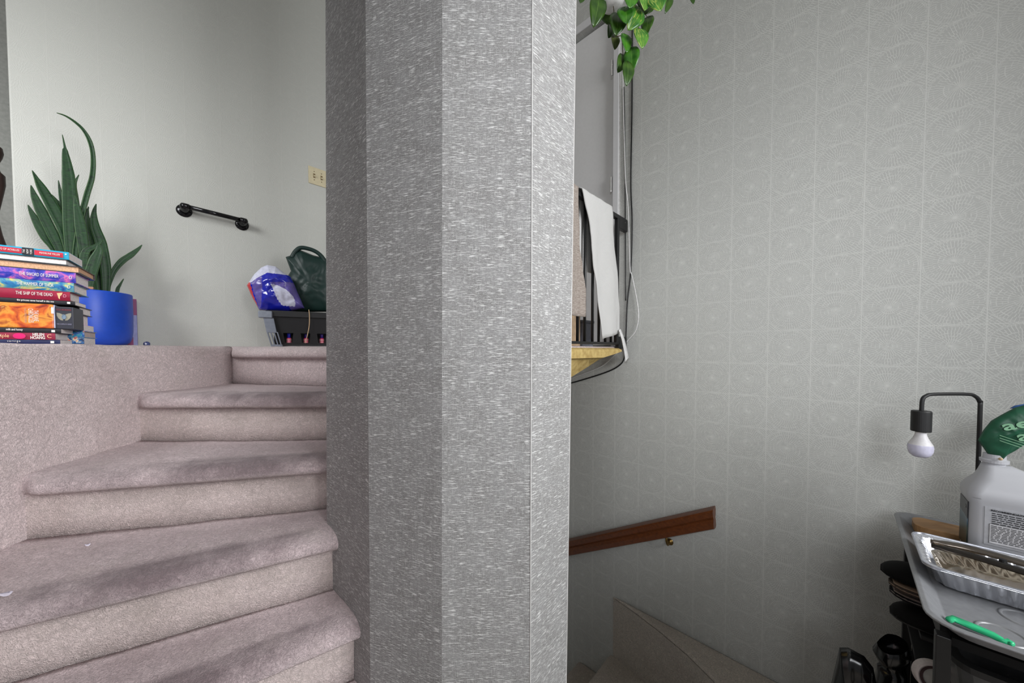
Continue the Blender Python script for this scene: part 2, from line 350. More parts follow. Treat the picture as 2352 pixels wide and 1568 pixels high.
# ------------------------------------------------------------------ carpeted stairs up
FX = -1.445                                                    # plane (x) of the carpeted side below the landing
def fx(y):
    T = [(-2, -1.40), (0.7, -1.40), (1.012, -1.435), (1.393, -1.500), (1.819, -1.463), (3, -1.463)]
    for (a, b), (c, d) in zip(T, T[1:]):
        if y <= c: return b + (d - b) * (y - a) / (c - a)
    return T[-1][1]
def ext(p, q, x):                                             # point of line pq at this x
    t = (x - p[0]) / (q[0] - p[0]); return Vector((x, p[1] + (q[1] - p[1]) * t, 0))
R1 = [(-1.463, 1.819), (-0.910, 1.677)]; R2 = [(-1.507, 1.393), (-0.764, 1.403)]; R3 = [(-1.433, 1.012), (-0.656, 1.205)]; R4 = [(-1.117, 0.769), (-0.575, 1.064)]; R5 = [(-0.640, 0.842), (-0.452, 0.968)]
R6 = [(-0.62, 0.45), (-0.39, 0.86)]
RIS = {1: (ext(*R1, -1.463), ext(*R1, -0.56)), 2: (ext(*R2, -1.500), ext(*R2, -0.56)), 3: (ext(*R3, -1.435), ext(*R3, -0.56)), 4: (ext(*R4, -1.40), ext(*R4, -0.553)), 5: (ext(*R5, -1.40), ext(*R5, -0.425)), 6: (ext(*R6, -1.1), ext(*R6, -0.33))}
stairs = empty('staircase', 'winding flight of worn pinkish taupe carpeted stairs climbing to the left', 'stairs', kind='structure')
def step(k, zt):
    """tread k at height zt whose front is riser k+1; the carpet wraps over the rounded nose and down the riser"""
    F0, F1 = RIS[k + 1]
    B0, B1 = RIS[k] if k else (F0 + Vector((-0.02, 0.5, 0)), F1 + Vector((0.0, 0.5, 0)))
    n = (F1 - F0).normalized(); n = Vector((n.y, -n.x, 0))
    if n.y > 0: n = -n
    prof = []                                                  # (kind, along 0..1 back to front or offset, z)
    NB = 10
    for i in range(NB + 1): prof.append((0, i / NB, 0.0))
    th = 0.058; oh = 0.042; rr = 0.036
    arc = [(-0.02, -0.0), (0.0, -0.0015), (0.014, -0.005), (0.027, -0.012), (0.037, -0.022), (oh, -0.034), (oh - 0.002, -0.046), (oh - 0.012, -0.056), (0.012, -th), (0.0, -th - 0.004), (0.0, -0.09), (0.0, -0.13), (0.0, -RI - 0.006)]
    for q, z in arc: prof.append((1, q, z))
    prof = [p for p in prof if not (p[0] == 0 and p[1] == 1.0)]
    bm = bmesh.new(); uvl = bm.loops.layers.uv.new('UVMap'); NA = 44; rows = []
    cum = [i / (len(prof) - 1) for i in range(len(prof))]
    # v of the profile: 0 at the back of the tread, 0.8 at the bend of the nose, 1 at the foot of the riser
    def vv(p): return p[1] * 0.74 if p[0] == 0 else (0.76 + max(0, p[1]) / oh * 0.10 if p[2] > -0.04 else 0.88 + min(1, -p[2] / 0.19) * 0.12)
    for i in range(NA + 1):
        s = -0.03 + 1.06 * i / NA; B = B0.lerp(B1, s); F = F0.lerp(F1, s); row = []
        for (kd, q, z) in prof:
            tp = min(1.0, max(0.0, (s - 0.0) * (F1 - F0).length / 0.05)); tp = 0.12 + 0.88 * tp * tp * (3 - 2 * tp)
            P = B.lerp(F - n * 0.02, q) if kd == 0 else F + n * (q * tp if q > 0 else q)
            if kd == 0 and (B - F).dot(n) > -0.03: P = B.lerp(F - n * 0.02, q)
            sag = 0.004 * nz((P.x, P.y, z * 3), 7) + 0.002 * nz((P.x, P.y, z), 30)
            w = 1 if z > -0.15 else 0.3
            row.append(bm.verts.new((P.x + n.x * sag * w, P.y + n.y * sag * w, zt + z + sag * w * (1 if kd == 0 else 0.5) + EYE)))
        rows.append(row)
    for i in range(NA):
        for j in range(len(prof) - 1):
            f = bm.faces.new((rows[i][j], rows[i + 1][j], rows[i + 1][j + 1], rows[i][j + 1]))
            for lp, (a, b) in zip(f.loops, ((i, j), (i + 1, j), (i + 1, j + 1), (i, j + 1))): lp[uvl].uv = (a / NA, vv(prof[b]))
    # close below and behind so the step is a solid
    bot = [[bm.verts.new((r[0].co.x, r[0].co.y, zt - RI - 0.006 + EYE)) for r in rows]]
    for i in range(NA):
        bm.faces.new((rows[i][0], rows[i + 1][0], bot[0][i + 1], bot[0][i])); bm.faces.new((bot[0][i], bot[0][i + 1], rows[i + 1][-1], rows[i][-1]))
    for i in (0, NA): bm.faces.new(rows[i] + [bot[0][i]])
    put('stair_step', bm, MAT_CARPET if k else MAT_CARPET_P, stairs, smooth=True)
for k in range(0, 6 - 0):
    if k + 1 in RIS: step(k, LAND - RI * k)
# landing: a thick platform on the left with the carpeted side face, a thin slab behind the post
A1 = Vector((FX, 1.815, 0))
bm = bmesh.new()
r1b = ext(*R1, -0.56)
E5 = DR * -0.95 + DL * 0.62
poly = [(fx(y) - 0.02, y) for y in (-0.6, 0.7, 1.012, 1.393)] + [(-1.49, A1.y), (-1.463, A1.y + 0.03), (r1b.x, r1b.y + 0.03), (E5.x, E5.y)]
poly += [tuple((DR * -0.97 + DL * 1.985)[:2]), tuple((DR * LA + DL * 1.985)[:2]), tuple((DR * LA + DL * -0.40)[:2]), tuple((DR * -4.05 + DL * -0.4)[:2]), tuple((DR * -4.05 + DL * -3.0)[:2])]
prism(bm, poly, LAND - 0.03, LAND)
put('landing_floor', bm, MAT_CARPET_P, stairs, bevel=0.01, seg=3)
def side_face():
    bm = bmesh.new(); rows = []
    prof = [(-0.1, 0.0), (-0.014, 0.0), (-0.004, -0.003), (0.003, -0.012), (0.004, -0.03), (0.0, -0.06)] + [(0.0, -0.1 - 0.12 * i) for i in range(13)] + [(-0.1, -1.54)]
    for i in range(41):
        y = -0.6 + (A1.y + 0.6 - 0.0) * i / 40; row = []
        for q, z in prof:
            sag = 0.004 * nz((0, y, z), 6)
            row.append(bm.verts.new((fx(y) + q + (sag if q > -0.05 else 0), y, LAND + 0.001 + z + (0.003 * nz((0, y, 9), 8) if q > -0.05 else 0) + EYE)))
        rows.append(row)
    for i in range(40):
        for j in range(len(prof)): bm.faces.new((rows[i][j], rows[i + 1][j], rows[i + 1][(j + 1) % len(prof)], rows[i][(j + 1) % len(prof)]))
    bm.faces.new(rows[0]); bm.faces.new(rows[-1])
    put('stair_wall', bm, MAT_CARPET_P, stairs, smooth=True)
side_face()
# seams of the carpet where the risers meet the side wall
# yellow underlay edge of the landing under the gate
g = G('yellow_underlay'); n_ = g.noise(g.coord(), 40, 4); g.set(g.ramp(n_, [(0.3, lin((172, 146, 92))), (0.7, lin((206, 182, 122)))]), 0.9, spec=0.1); g.bump(n_, 0.4, 0.003); MAT_YEL = g.m
bm = bmesh.new()
def lip(b, h0, h1, h2): return [W(-0.93, b, h0), W(-0.925, b, h1), W(-0.945, b, h2), W(-1.10, b, h2 - 0.01), W(-1.10, b, h0)]
rows = []
for i in range(13):
    b = 0.6 + (1.865 - 0.6) * i / 12; t = (1.865 - b) / 0.43
    h2 = LAND - 0.036 - 0.135 * max(0.0, min(t, 2.2)) ** 0.9
    h0 = LAND - 0.009 + 0.004 * nz((b, 1, 2), 9)
    rows.append([bm.verts.new(p) for p in (W(-0.935, b, h0), W(-0.918, b, h0 - 0.008), W(-0.914, b, LAND - 0.028 - 0.032 * min(1, t * 2.2)), W(-0.94, b, min(LAND - 0.032, LAND - 0.032 - 0.032 * min(1, t * 2.2))), W(-1.00, b, h2), W(-1.25, b, h2), W(-1.25, b, h0))])
for i in range(12):
    for j in range(7): bm.faces.new((rows[i][j], rows[i + 1][j], rows[i + 1][(j + 1) % 7], rows[i][(j + 1) % 7]))
bm.faces.new(rows[0]); bm.faces.new(rows[-1])
put('underlay_edge', bm, MAT_YEL, stairs, smooth=False)['label'] = 'yellow foam underlay edge under the gate'
# ------------------------------------------------------------------ lower landing floor and flight down
bm = bmesh.new()
edge = [W(-1.02, 1.985, 0), W(-0.86, 1.955, 0), W(-0.70, 1.915, 0), W(-0.55, 1.865, 0), W(-0.415, 1.80, 0), W(-0.25, 1.62, 0), W(-0.2, 1.2, 0), W(-0.35, 0.78, 0)]
poly = [p[:2] for p in edge] + [tuple(V(-0.35, 0.86, 0)[:2]), (-0.6, 0.5), (-1.5, 0.2), (-1.6, -1.8), tuple((DR * 2.6 + DL * -1.6)[:2]), tuple((DR * 2.6 + DL * 1.985)[:2])]
prism(bm, poly, FLOOR - 0.03, FLOOR)
o = tag(put('floor', bm, MAT_CARPET_D, bevel=0.012, seg=3), 'carpeted lower landing floor along the foot of the right wall', 'floor', kind='structure')
flight = empty('staircase_down', 'dim carpeted flight going down between the post and the right wall', 'stairs', kind='structure')
bm = bmesh.new()
for i in range(len(edge) - 1):
    p, q = edge[i], edge[i + 1]; d = (q - p).normalized(); nn = Vector((-d.y, d.x, 0)) * 0.03
    hexa(bm, [Vector((x.x, x.y, h)) for h in (zz(FLOOR - 1.2), zz(FLOOR - 0.012)) for x in (p, q, q + nn, p + nn)])
put('stair_side', bm, MAT_CARPET_D, flight)
for k in range(5):
    a1 = -1.02 - 0.235 * k; h = FLOOR - 0.385 - 0.195 * k; bm = bmesh.new(); rows = []
    prof = [(0.7 if k == 0 else 0.24, 0), (0.02, 0), (-0.015, -0.008), (-0.028, -0.025), (-0.022, -0.045), (0.0, -0.05), (0.0, -0.2), (0.7 if k == 0 else 0.24, -0.2)]
    for b in (0.8, 1.2, 1.6, 1.985): rows.append([bm.verts.new(W(a1 + q, b, h + z)) for q, z in prof])
    for i in range(3):
        for j in range(8): bm.faces.new((rows[i][j], rows[i + 1][j], rows[i + 1][(j + 1) % 8], rows[i][(j + 1) % 8]))
    bm.faces.new(rows[0]); bm.faces.new(rows[-1]); put('stair_step', bm, MAT_CARPET_D, flight, smooth=False)

exec_parts = True
# ------------------------------------------------------------------ door beyond the gate, its frame and hinge
dr_ = empty('door_1', 'grey flush door in the right wall beyond the black gate', 'door', kind='structure')
bm = bmesh.new(); wbox(bm, -1.85, -1.052, RB + 0.022, RB + 0.06, LAND + 0.01, 2.045); put('door_panel', bm, MAT_DOOR, dr_, bevel=0.003)
for h in (1.72, 1.02, 0.22):
    bm = bmesh.new(); lathe(bm, W(-1.054, RB - 0.006, h), [(0, -0.048), (0.006, -0.046), (0.0075, -0.04), (0.0075, 0.04), (0.006, 0.046), (0, 0.048)], 12)
    for q in (-0.016, 0.016): lathe(bm, W(-1.054, RB - 0.006, h + q), [(0.0077, -0.001), (0.0082, 0), (0.0077, 0.001)], 12)
    wbox(bm, -1.073, -1.052, RB + 0.0195, RB + 0.022, h - 0.045, h + 0.045)
    put('hinge', bm, plain((214, 213, 210), 0.35, 0.6), dr_, smooth=False)
tr = empty('trim_1', 'pale narrow frame around the door by the gate', 'trim', kind='structure')
bm = bmesh.new(); wbox(bm, -1.040, -1.003, RB - 0.012, RB + 0.0, LAND, 2.12); put('jamb_casing', bm, MAT_TRIM, tr, bevel=0.003)
bm = bmesh.new(); wbox(bm, -1.003, -0.997, RB - 0.006, RB + 0.0, LAND, 2.12); put('jamb_bead', bm, plain((228, 226, 224), 0.4), tr)
bm = bmesh.new(); wbox(bm, -1.86, -1.040, RB - 0.012, RB + 0.0, 2.075, 2.12); put('head_casing', bm, MAT_TRIM, tr, bevel=0.003)
bm = bmesh.new(); wbox(bm, -1.05, -1.036, RB + 0.0, RB + 0.10, LAND, 2.083); wbox(bm, -1.86, -1.05, RB + 0.062, RB + 0.10, LAND, 2.083); put('jamb', bm, MAT_TRIM, tr)

# ------------------------------------------------------------------ black metal gate with two towels
gate = empty('stair_gate', 'black metal bar safety gate across the landing edge by the door', 'gate')
GA = -0.95
bm = bmesh.new(); wbox(bm, GA - 0.012, GA + 0.012, 0.84, 1.955, 0.748, 0.772); put('top_rail', bm, BLACK, gate, bevel=0.003)
bm = bmesh.new(); wbox(bm, GA - 0.01, GA + 0.01, 0.84, 1.955, 0.032, 0.046); put('bottom_rail', bm, BLACK, gate, bevel=0.003)
bm = bmesh.new(); wbox(bm, GA - 0.011, GA + 0.011, 1.853, 1.876, 0.04, 0.76); put('gate_post', bm, BLACK, gate, bevel=0.003)
bm = bmesh.new(); wbox(bm, GA - 0.011, GA + 0.011, 0.84, 0.865, 0.04, 0.76); put('gate_post', bm, BLACK, gate, bevel=0.003)
for b in (1.80, 1.735, 1.665, 1.60, 1.525, 1.46, 1.39, 1.32, 1.25, 1.18, 1.11, 1.04, 0.97, 0.91):
    bm = bmesh.new(); tube(bm, [W(GA, b, 0.04), W(GA, b, 0.755)], 0.0075, 10); put('gate_bar', bm, BLACK, gate, smooth=True)
for h in (0.735, 0.045):
    bm = bmesh.new(); wbox(bm, GA - 0.013, GA + 0.013, 1.876, 1.972, h - 0.035, h + 0.035)
    put('wall_bracket', bm, BLACK, gate, bevel=0.003)
    bm = bmesh.new(); lathe(bm, W(GA + 0.014, 1.935, h + 0.01), [(0, 0.003), (0.004, 0.002), (0.005, 0)], 12, DR); put('screw', bm, plain((120, 120, 120), 0.3, 1.0), gate)
g = G('waffle_towel'); uv = g.coord('UV'); ck = g.n('ShaderNodeTexChecker')
sx_ = g.n('ShaderNodeSeparateXYZ'); g.put(sx_.inputs[0], uv)
wa = g.M('SINE', g.M('MULTIPLY', sx_.outputs[0], 1050.0)); wb_ = g.M('SINE', g.M('MULTIPLY', sx_.outputs[1], 1050.0)); wv_ = g.M('MULTIPLY', wa, wb_)
g.set(g.mix(g._mr(wv_, -0.9, 0.5), lin((188, 187, 186)), lin((236, 235, 233))), 0.9, spec=0.1); g.bump(wv_, 0.5, 0.002); MAT_TOWEL = g.m
g = G('beige_towel'); n_ = g.noise(g.mapn(g.coord(), (60, 60, 300)), 1.0, 3); g.set(g.ramp(n_, [(0.3, lin((138, 126, 118))), (0.7, lin((182, 172, 164)))]), 0.9, spec=0.1); g.bump(n_, 0.4, 0.002); MAT_TOWEL2 = g.m
def cloth(name, left, right, mat, a0, back, label, amp=0.006, seedz=0.0):
    """towel folded over the top rail: left and right edges as (b, h) lists from rail to hem on the near side"""
    bm = bmesh.new(); uvl = bm.loops.layers.uv.new('UVMap')
    NA, NV = 22, 40
    def at(L, t):
        x = t * (len(L) - 1); i = min(int(x), len(L) - 2); f = x - i; return (L[i][0] + (L[i + 1][0] - L[i][0]) * f, L[i][1] + (L[i + 1][1] - L[i][1]) * f)
    rows = []
    for j in range(-12, NV + 1):
        row = []
        for i in range(NA + 1):
            s = i / NA
            if j >= 0:
                t = j / NV; l = at(left, t); r = at(right, t); b = l[0] + (r[0] - l[0]) * s; h = l[1] + (r[1] - l[1]) * s
                a = a0 + 0.004 + amp * math.sin(s * 9 + t * 3 + seedz) * min(1, t * 3) + 0.004 * nz((s * 3, t * 4, seedz), 2)
            else:
                t = -j / 12; b = left[0][0] + (right[0][0] - left[0][0]) * s; h0 = left[0][1] + (right[0][1] - left[0][1]) * s
                a = a0 - 0.035 * min(1, t * 3); h = h0 + 0.010 * math.sin(min(1, t * 3) * PI) - max(0, t - 0.25) * back
            row.append(bm.verts.new(W(a, b, h)))
        rows.append(row)
    for j in range(len(rows) - 1):
        for i in range(NA):
            f = bm.faces.new((rows[j][i], rows[j][i + 1], rows[j + 1][i + 1], rows[j + 1][i]))
            for lp, (x, y) in zip(f.loops, ((i, j), (i + 1, j), (i + 1, j + 1), (i, j + 1))): lp[uvl].uv = (x / NA * 0.26, y / NV * 0.7)
    o = put(name, bm, mat, smooth=True); md = o.modifiers.new('thick', 'SOLIDIFY'); md.thickness = 0.004; md.offset = 1
    return tag(o, label, 'towel')
cloth('towel', [(1.462, 0.782), (1.53, 0.62), (1.552, 0.46), (1.60, 0.30), (1.665, 0.06)], [(1.762, 0.782), (1.785, 0.60), (1.835, 0.45), (1.868, 0.25), (1.868, 0.10)], MAT_TOWEL, GA + 0.016, 0.5, 'white waffle weave towel hung over the black gate')
cloth('hand_towel', [(1.25, 0.782), (1.26, 0.5), (1.27, 0.3), (1.28, 0.17)], [(1.435, 0.782), (1.452, 0.52), (1.478, 0.40), (1.498, 0.30), (1.490, 0.165)], MAT_TOWEL2, GA + 0.012, 0.5, 'beige cloth hanging on the gate behind the edge of the post', 0.008, 2.0)
bm = bmesh.new(); pth = [W(GA + 0.028, 1.846, 0.118), W(GA + 0.035, 1.875, 0.06), W(GA + 0.03, 1.925, -0.02), W(GA + 0.025, 1.945, -0.055)]
for wdt in (1,):
    rows = []
    for i, p in enumerate(smoothpath(pth, 5)):
        w = 0.009 + 0.014 * i / 15
        rows.append([bm.verts.new(p + DL * w + Vector((0, 0, w * .5))), bm.verts.new(p - DL * w - Vector((0, 0, w * .5)))])
    for i in range(len(rows) - 1): bm.faces.new((rows[i][0], rows[i][1], rows[i + 1][1], rows[i + 1][0]))
o = put('fabric_strap', bm, WHITE, smooth=True); md = o.modifiers.new('t', 'SOLIDIFY'); md.thickness = 0.003
tag(o, 'short white fabric strap dangling from the foot of the gate', 'strap')
# something pale stored behind the gate
bm = bmesh.new()
wbox(bm, -1.28, -1.08, 1.50, 1.69, LAND, 0.30); o = put('cardboard_box', bm, plain((206, 178, 146), 0.8), bevel=0.004)
bm = bmesh.new(); wbox(bm, -1.285, -1.075, 1.495, 1.695, 0.30, 0.315); put('lid', bm, plain((186, 158, 130), 0.8), o)
tag(o, 'tan cardboard box standing behind the gate bars', 'box')
bm = bmesh.new(); wbox(bm, -1.22, -1.08, 1.715, 1.83, LAND, 0.16); o = put('storage_box', bm, plain((158, 164, 178), 0.6), bevel=0.004)
bm = bmesh.new(); wbox(bm, -1.225, -1.075, 1.71, 1.835, 0.16, 0.175); put('lid', bm, plain((140, 146, 160), 0.6), o, bevel=0.003)
tag(o, 'small blue grey box beside the tan box behind the gate', 'box')

# ------------------------------------------------------------------ cables on the right wall
def cable(name, px, r, mat, label, b=RB - 0.006, cat='cable'):
    bm = bmesh.new(); tube(bm, smoothpath([onb(u, v, bb if bb else b) for (u, v, bb) in px], 6), r, 8); tag(put(name, bm, mat, smooth=True), label, cat)
N0 = None
cable('power_cable', [(1453, -60, N0), (1452, 120, N0), (1451.5, 250, N0), (1449, 420, N0), (1452, 512, N0), (1449, 619, N0), (1441, 695, N0), (1437, 787, N0), (1434, 821, N0), (1422, 839, N0), (1391, 855, N0), (1324, 876, N0), (1290, 884, N0)], 0.0042, BLACK, 'black cable running down the wall and curving under the landing', RB - 0.006)
cable('charger_cord', [(1430, 140, N0), (1431.5, 230, N0), (1434, 330, N0), (1437, 420, N0), (1443, 481, N0), (1447, 616, N0), (1451, 631, N0), (1466, 711, N0), (1461, 757, N0), (1440, 784, N0), (1428, 802, N0), (1412, 815, N0), (1380, 842, N0), (1320, 866, N0), (1295, 876, N0)], 0.0030, WHITE, 'white cord looping out on the wall below the gate', RB - 0.0135)
cable('thin_wire', [(1433, 200, N0), (1435, 330, N0), (1436, 470, N0), (1436.5, 620, N0), (1437, 690, N0)], 0.0030, BLACK, 'thin black wire running straight down beside the white cord', RB - 0.0035)

# ------------------------------------------------------------------ wooden handrail
hr = empty('handrail', 'brown varnished wooden handrail sloping down the right wall', 'handrail')
MAT_RAIL = wood('varnished_wood', (88, 46, 22), (118, 64, 30), (5, 90, 90), 0.34, (0, 0, 0.763))
p0 = Vector((DR * -0.447 + DL * 0)); 
ang = math.atan2(0.50, 0.877); D = (DR * -math.cos(ang) + Vector((0, 0, -math.sin(ang)))); U = (DR * -math.sin(ang) + Vector((0, 0, math.cos(ang)))).normalized()
U = U if U.z > 0 else -U
prof = [(1.925, 0.0), (1.955, 0.004), (1.963, -0.012), (1.958, -0.034), (1.950, -0.046), (1.955, -0.06), (1.957, -0.084), (1.947, -0.092), (1.925, -0.092), (1.913, -0.086), (1.911, -0.062), (1.918, -0.046), (1.909, -0.034), (1.906, -0.012), (1.912, -0.003)]
bm = bmesh.new(); rows = []
base = W(-0.437, 0, -0.777)
for t in (0.0, 0.3, 0.7, 1.2, 1.9):
    rows.append([bm.verts.new(base + DL * b + U * h + D * (t + (0.02 - h * 0.5 if t == 0 else 0))) for b, h in prof])
n = len(prof)
for i in range(len(rows) - 1):
    for j in range(n): bm.faces.new((rows[i][j], rows[i][(j + 1) % n], rows[i + 1][(j + 1) % n], rows[i + 1][j]))
bm.faces.new(rows[0]); bm.faces.new(rows[-1]); put('rail', bm, MAT_RAIL, hr)
BRASS = plain((150, 122, 70), 0.3, 1.0)
for t in (0.335, 1.3):
    c = base + D * t + U * -0.092
    bm = bmesh.new(); q = c + DL * 1.986
    lathe(bm, q + Vector((0, 0, -0.045)), [(0, -0.011), (0.010, -0.009), (0.017, -0.003), (0.019, 0)], 20, DL)
    tube(bm, smoothpath([q + Vector((0, 0, -0.045)) - DL * 0.004, q + Vector((0, 0, -0.05)) - DL * 0.03, c + DL * 1.935 + Vector((0, 0, -0.02)), c + DL * 1.935], 5), 0.006, 10)
    put('bracket', bm, BRASS, hr, smooth=True)

# ------------------------------------------------------------------ grab bar and switch plate on the left wall
gb = empty('grab_bar', 'black glossy grab bar fixed to the pale left wall', 'grab bar')
CHROME = plain((34, 34, 36), 0.12, 0.6, 0.7, grain=0.02)
P, Q = W(LA + 0.055, 0.150, 0.785), W(LA + 0.055, 0.405, 0.775)
bm = bmesh.new(); tube(bm, [P, Q], 0.0120, 18); put('bar', bm, CHROME, gb, smooth=True)
for X in (P, Q):
    f = X - DR * 0.055 + Vector((0, 0, -0.010)); bm = bmesh.new()
    lathe(bm, f, [(0, 0.014), (0.014, 0.014), (0.022, 0.011), (0.031, 0.007), (0.034, 0.003), (0.034, 0.0)], 28, DR); put('flange', bm, CHROME, gb, smooth=True)
    bm = bmesh.new(); s = (Q - P).normalized() * (1 if X is P else -1)
    tube(bm, smoothpath([f + DR * 0.008, f + DR * 0.035 + Vector((0, 0, .004)), X - s * 0.004, X + s * 0.016], 5), [0.019] * 6 + [0.0175] * 5 + [0.0150] * 5, 16); put('elbow', bm, CHROME, gb, smooth=True)
    for q in (-0.024, 0.024):
        bm = bmesh.new(); lathe(bm, f + DR * 0.009 + DL * q * .8 + Vector((0, 0, -0.012)), [(0, 0.002), (0.003, 0.001), (0.0035, -0.002)], 10, DR); put('screw', bm, plain((90, 90, 92), 0.3, 1.0), gb)
sw = empty('light_switch', 'cream double switch plate on the left wall beside the post', 'switch')
CREAM = plain((208, 197, 164), 0.4, grain=0.03)
bm = bmesh.new(); wbox(bm, LA + 0.0005, LA + 0.006, 0.772, 0.888, 1.142, 1.258); put('plate', bm, CREAM, sw, bevel=0.003)
for b in (0.807, 0.853):
    bm = bmesh.new(); wbox(bm, LA + 0.0055, LA + 0.0075, b - 0.006, b + 0.006, 1.186, 1.214); put('toggle_slot', bm, plain((120, 100, 66), 0.5), sw)
    bm = bmesh.new(); hexa(bm, [W(LA + 0.006, b - 0.004, 1.192), W(LA + 0.006, b + 0.004, 1.192), W(LA + 0.018, b + 0.004, 1.190), W(LA + 0.018, b - 0.004, 1.190), W(LA + 0.006, b - 0.004, 1.206), W(LA + 0.006, b + 0.004, 1.206), W(LA + 0.017, b + 0.004, 1.197), W(LA + 0.017, b - 0.004, 1.197)]); put('toggle', bm, CREAM, sw)
    for h in (1.172, 1.228):
        bm = bmesh.new(); lathe(bm, W(LA + 0.006, b, h), [(0, 0.0016), (0.003, 0.001), (0.0034, 0)], 10, DR); put('screw', bm, plain((110, 92, 60), 0.4), sw)
# turned newel seen at the left edge
bm = bmesh.new(); c = ona(-14, 805, -2.95); c.z = 0
prf = [(0.05, zz(LAND)), (0.05, zz(0.5)), (0.038, zz(0.56)), (0.03, zz(0.62)), (0.030, zz(0.66)), (0.046, zz(0.76)), (0.052, zz(0.80)), (0.052, zz(0.845)), (0.04, zz(0.86)), (0.034, zz(0.88)), (0.034, zz(0.895)), (0.046, zz(0.93)), (0.05, zz(0.95)), (0.047, zz(0.975)), (0.03, zz(0.99)), (0.0, zz(0.995))]
prf = [(0, zz(LAND))] + prf
lathe(bm, c, prf, 28); tag(put('newel_post', bm, wood('dark_wood', (58, 42, 38), (84, 62, 56), (40, 40, 8)), smooth=True), 'dark turned wooden newel post at the left corner behind the books', 'post')
#PART2
# ------------------------------------------------------------------ books on the landing, a front stack and a second one behind it
SD = Vector((0.777, 0.629, 0)).normalized(); DD = Vector((-0.629, 0.777, 0)).normalized(); UP = Vector((0, 0, 1))
BP1 = V(-1.478, 1.128, 0); BP2 = BP1 + DD * 0.117
def bpt(u, v, P=BP1): return onp(u, v, P, DD)
TXT_W = plain((236, 232, 226), 0.6, grain=0.02); TXT_R = plain((150, 60, 70), 0.6, grain=0.02); TXT_C = plain((246, 196, 150), 0.6, grain=0.02)
def cover_art(name, stops, sc=(14, 40, 40), rough=0.35):
    g = G(name); n_ = g.noise(g.mapn(g.coord(), sc), 1.0, 3, 0.55, 1.2); g.set(g.ramp(n_, [(p, lin(c)) for p, c in stops]), rough); return g.m
def book(uR, vT, vB, length, depth, cover, label, P=BP1, face='spine', hard=True, name='book', dz=None, spine=None, over=0.004, page=PAGE):
    """book lying flat; right end of its near face at pixel column uR, its thickness from vT to vB there"""
    R = bpt(uR, (vT + vB) / 2, P); hT = bpt(uR, vT, P).z; hB = bpt(uR, vB, P).z
    if dz: hB, hT = dz
    R = Vector((R.x, R.y, 0)); t = 0.0022 if hard else 0.0008; o = empty(name, label, 'book', 'books stacked on the landing')
    z = lambda h: Vector((0, 0, h)); L = -SD * length; D = DD * depth
    bm = bmesh.new()
    e = over if hard else 0.0
    obox(bm, R + SD * 0 + z(hT - t), L, D, z(t)); obox(bm, R + z(hB), L, D, z(t))
    # rounded spine board on the near or the far side
    sp = bmesh.new(); y0 = R if face == 'spine' else R + D; s = -1 if face == 'spine' else 1; rows = []
    for k in range(9):
        q = k / 8; bul = (0.004 if hard else 0.0012) * math.sin(q * PI)
        rows.append([sp.verts.new(y0 + DD * s * bul + z(hB + (hT - hB) * q)), sp.verts.new(y0 + DD * s * bul + L + z(hB + (hT - hB) * q)),
                     sp.verts.new(y0 - DD * s * 0.002 + L + z(hB + (hT - hB) * q)), sp.verts.new(y0 - DD * s * 0.002 + z(hB + (hT - hB) * q))])
    for k in range(8):
        for j in range(4): sp.faces.new((rows[k][j], rows[k][(j + 1) % 4], rows[k + 1][(j + 1) % 4], rows[k + 1][j]))
    sp.faces.new(rows[0]); sp.faces.new(rows[-1])
    put('cover', bm, cover, o); put('spine', sp, spine or cover, o, smooth=False)
    bm = bmesh.new(); ins = 0.0015
    f0 = (0.002 if face == 'spine' else e); f1 = (e if face == 'spine' else 0.002)
    obox(bm, R - SD * e + DD * f0 + z(hB + t), L + SD * 2 * e, DD * (depth - f0 - f1), z(hT - hB - 2 * t)); put('pages', bm, page, o)
    o['_'] = 0; del o['_']
    return o, R, hB, hT
def spine_text(o, R, hB, hT, body, off, size, mat=TXT_W, sx=1.0, row=0.5, bold=0.0, align='RIGHT', ns='spine_title'):
    return text(ns, body, size, R - SD * off - DD * 0.0052 + Vector((0, 0, hB + (hT - hB) * row)), SD, UP, mat, o, align, 0.0003, sx, bold)
DARK = plain((30, 31, 38), 0.4); NAVY = plain((34, 42, 84), 0.4)
h0 = LAND + 0.001
# heights of the front stack, bottom to top, straight from the picture at each right end
b, R, hB, hT = book(138, 778, 786, 0.21, 0.108, NAVY, 'navy paperback lettered vertigo, lowest of the front book stack', hard=False, dz=(h0 + EYE, h0 + 0.013 + EYE)); z1 = h0 + 0.013
spine_text(b, R, hB, hT, 'v e r t i g o', 0.076, 0.009, row=0.62, sx=0.6); spine_text(b, R, hB, hT, '■', 0.010, 0.010, row=0.4)
b, R, hB, hT = book(127, 763, 777, 0.20, 0.108, plain((150, 36, 66), 0.4), 'crimson paperback with author name HELEN HOANG on its spine', hard=False, dz=(z1 + 0.0005 + EYE, z1 + 0.0215 + EYE)); z2 = z1 + 0.0215
spine_text(b, R, hB, hT, 'HELEN', 0.0204, 0.0125, row=0.74, sx=0.62, bold=0.0003); spine_text(b, R, hB, hT, 'HOANG', 0.0190, 0.0125, row=0.27, sx=0.62, bold=0.0003)
spine_text(b, R, hB, hT, 'principle', 0.087, 0.015, TXT_C, row=0.5, sx=0.75); spine_text(b, R, hB, hT, 'C', 0.006, 0.017, TXT_C, row=0.5, sx=0.8, ns='publisher_mark')
bm = bmesh.new(); lathe(bm, R - SD * 0.069 - DD * 0.0035 + Vector((0, 0, (hB + hT) / 2)), [(0, 0.0005), (0.009, 0.0003), (0.009, 0)], 20, -DD)
for v in bm.verts:
    d = (v.co - (R - SD * 0.069)).dot(SD); v.co += SD * d * 0.35
put('pink_fish', bm, plain((226, 14, 112), 0.5), b)['label'] = 'bright pink shape on the spine'
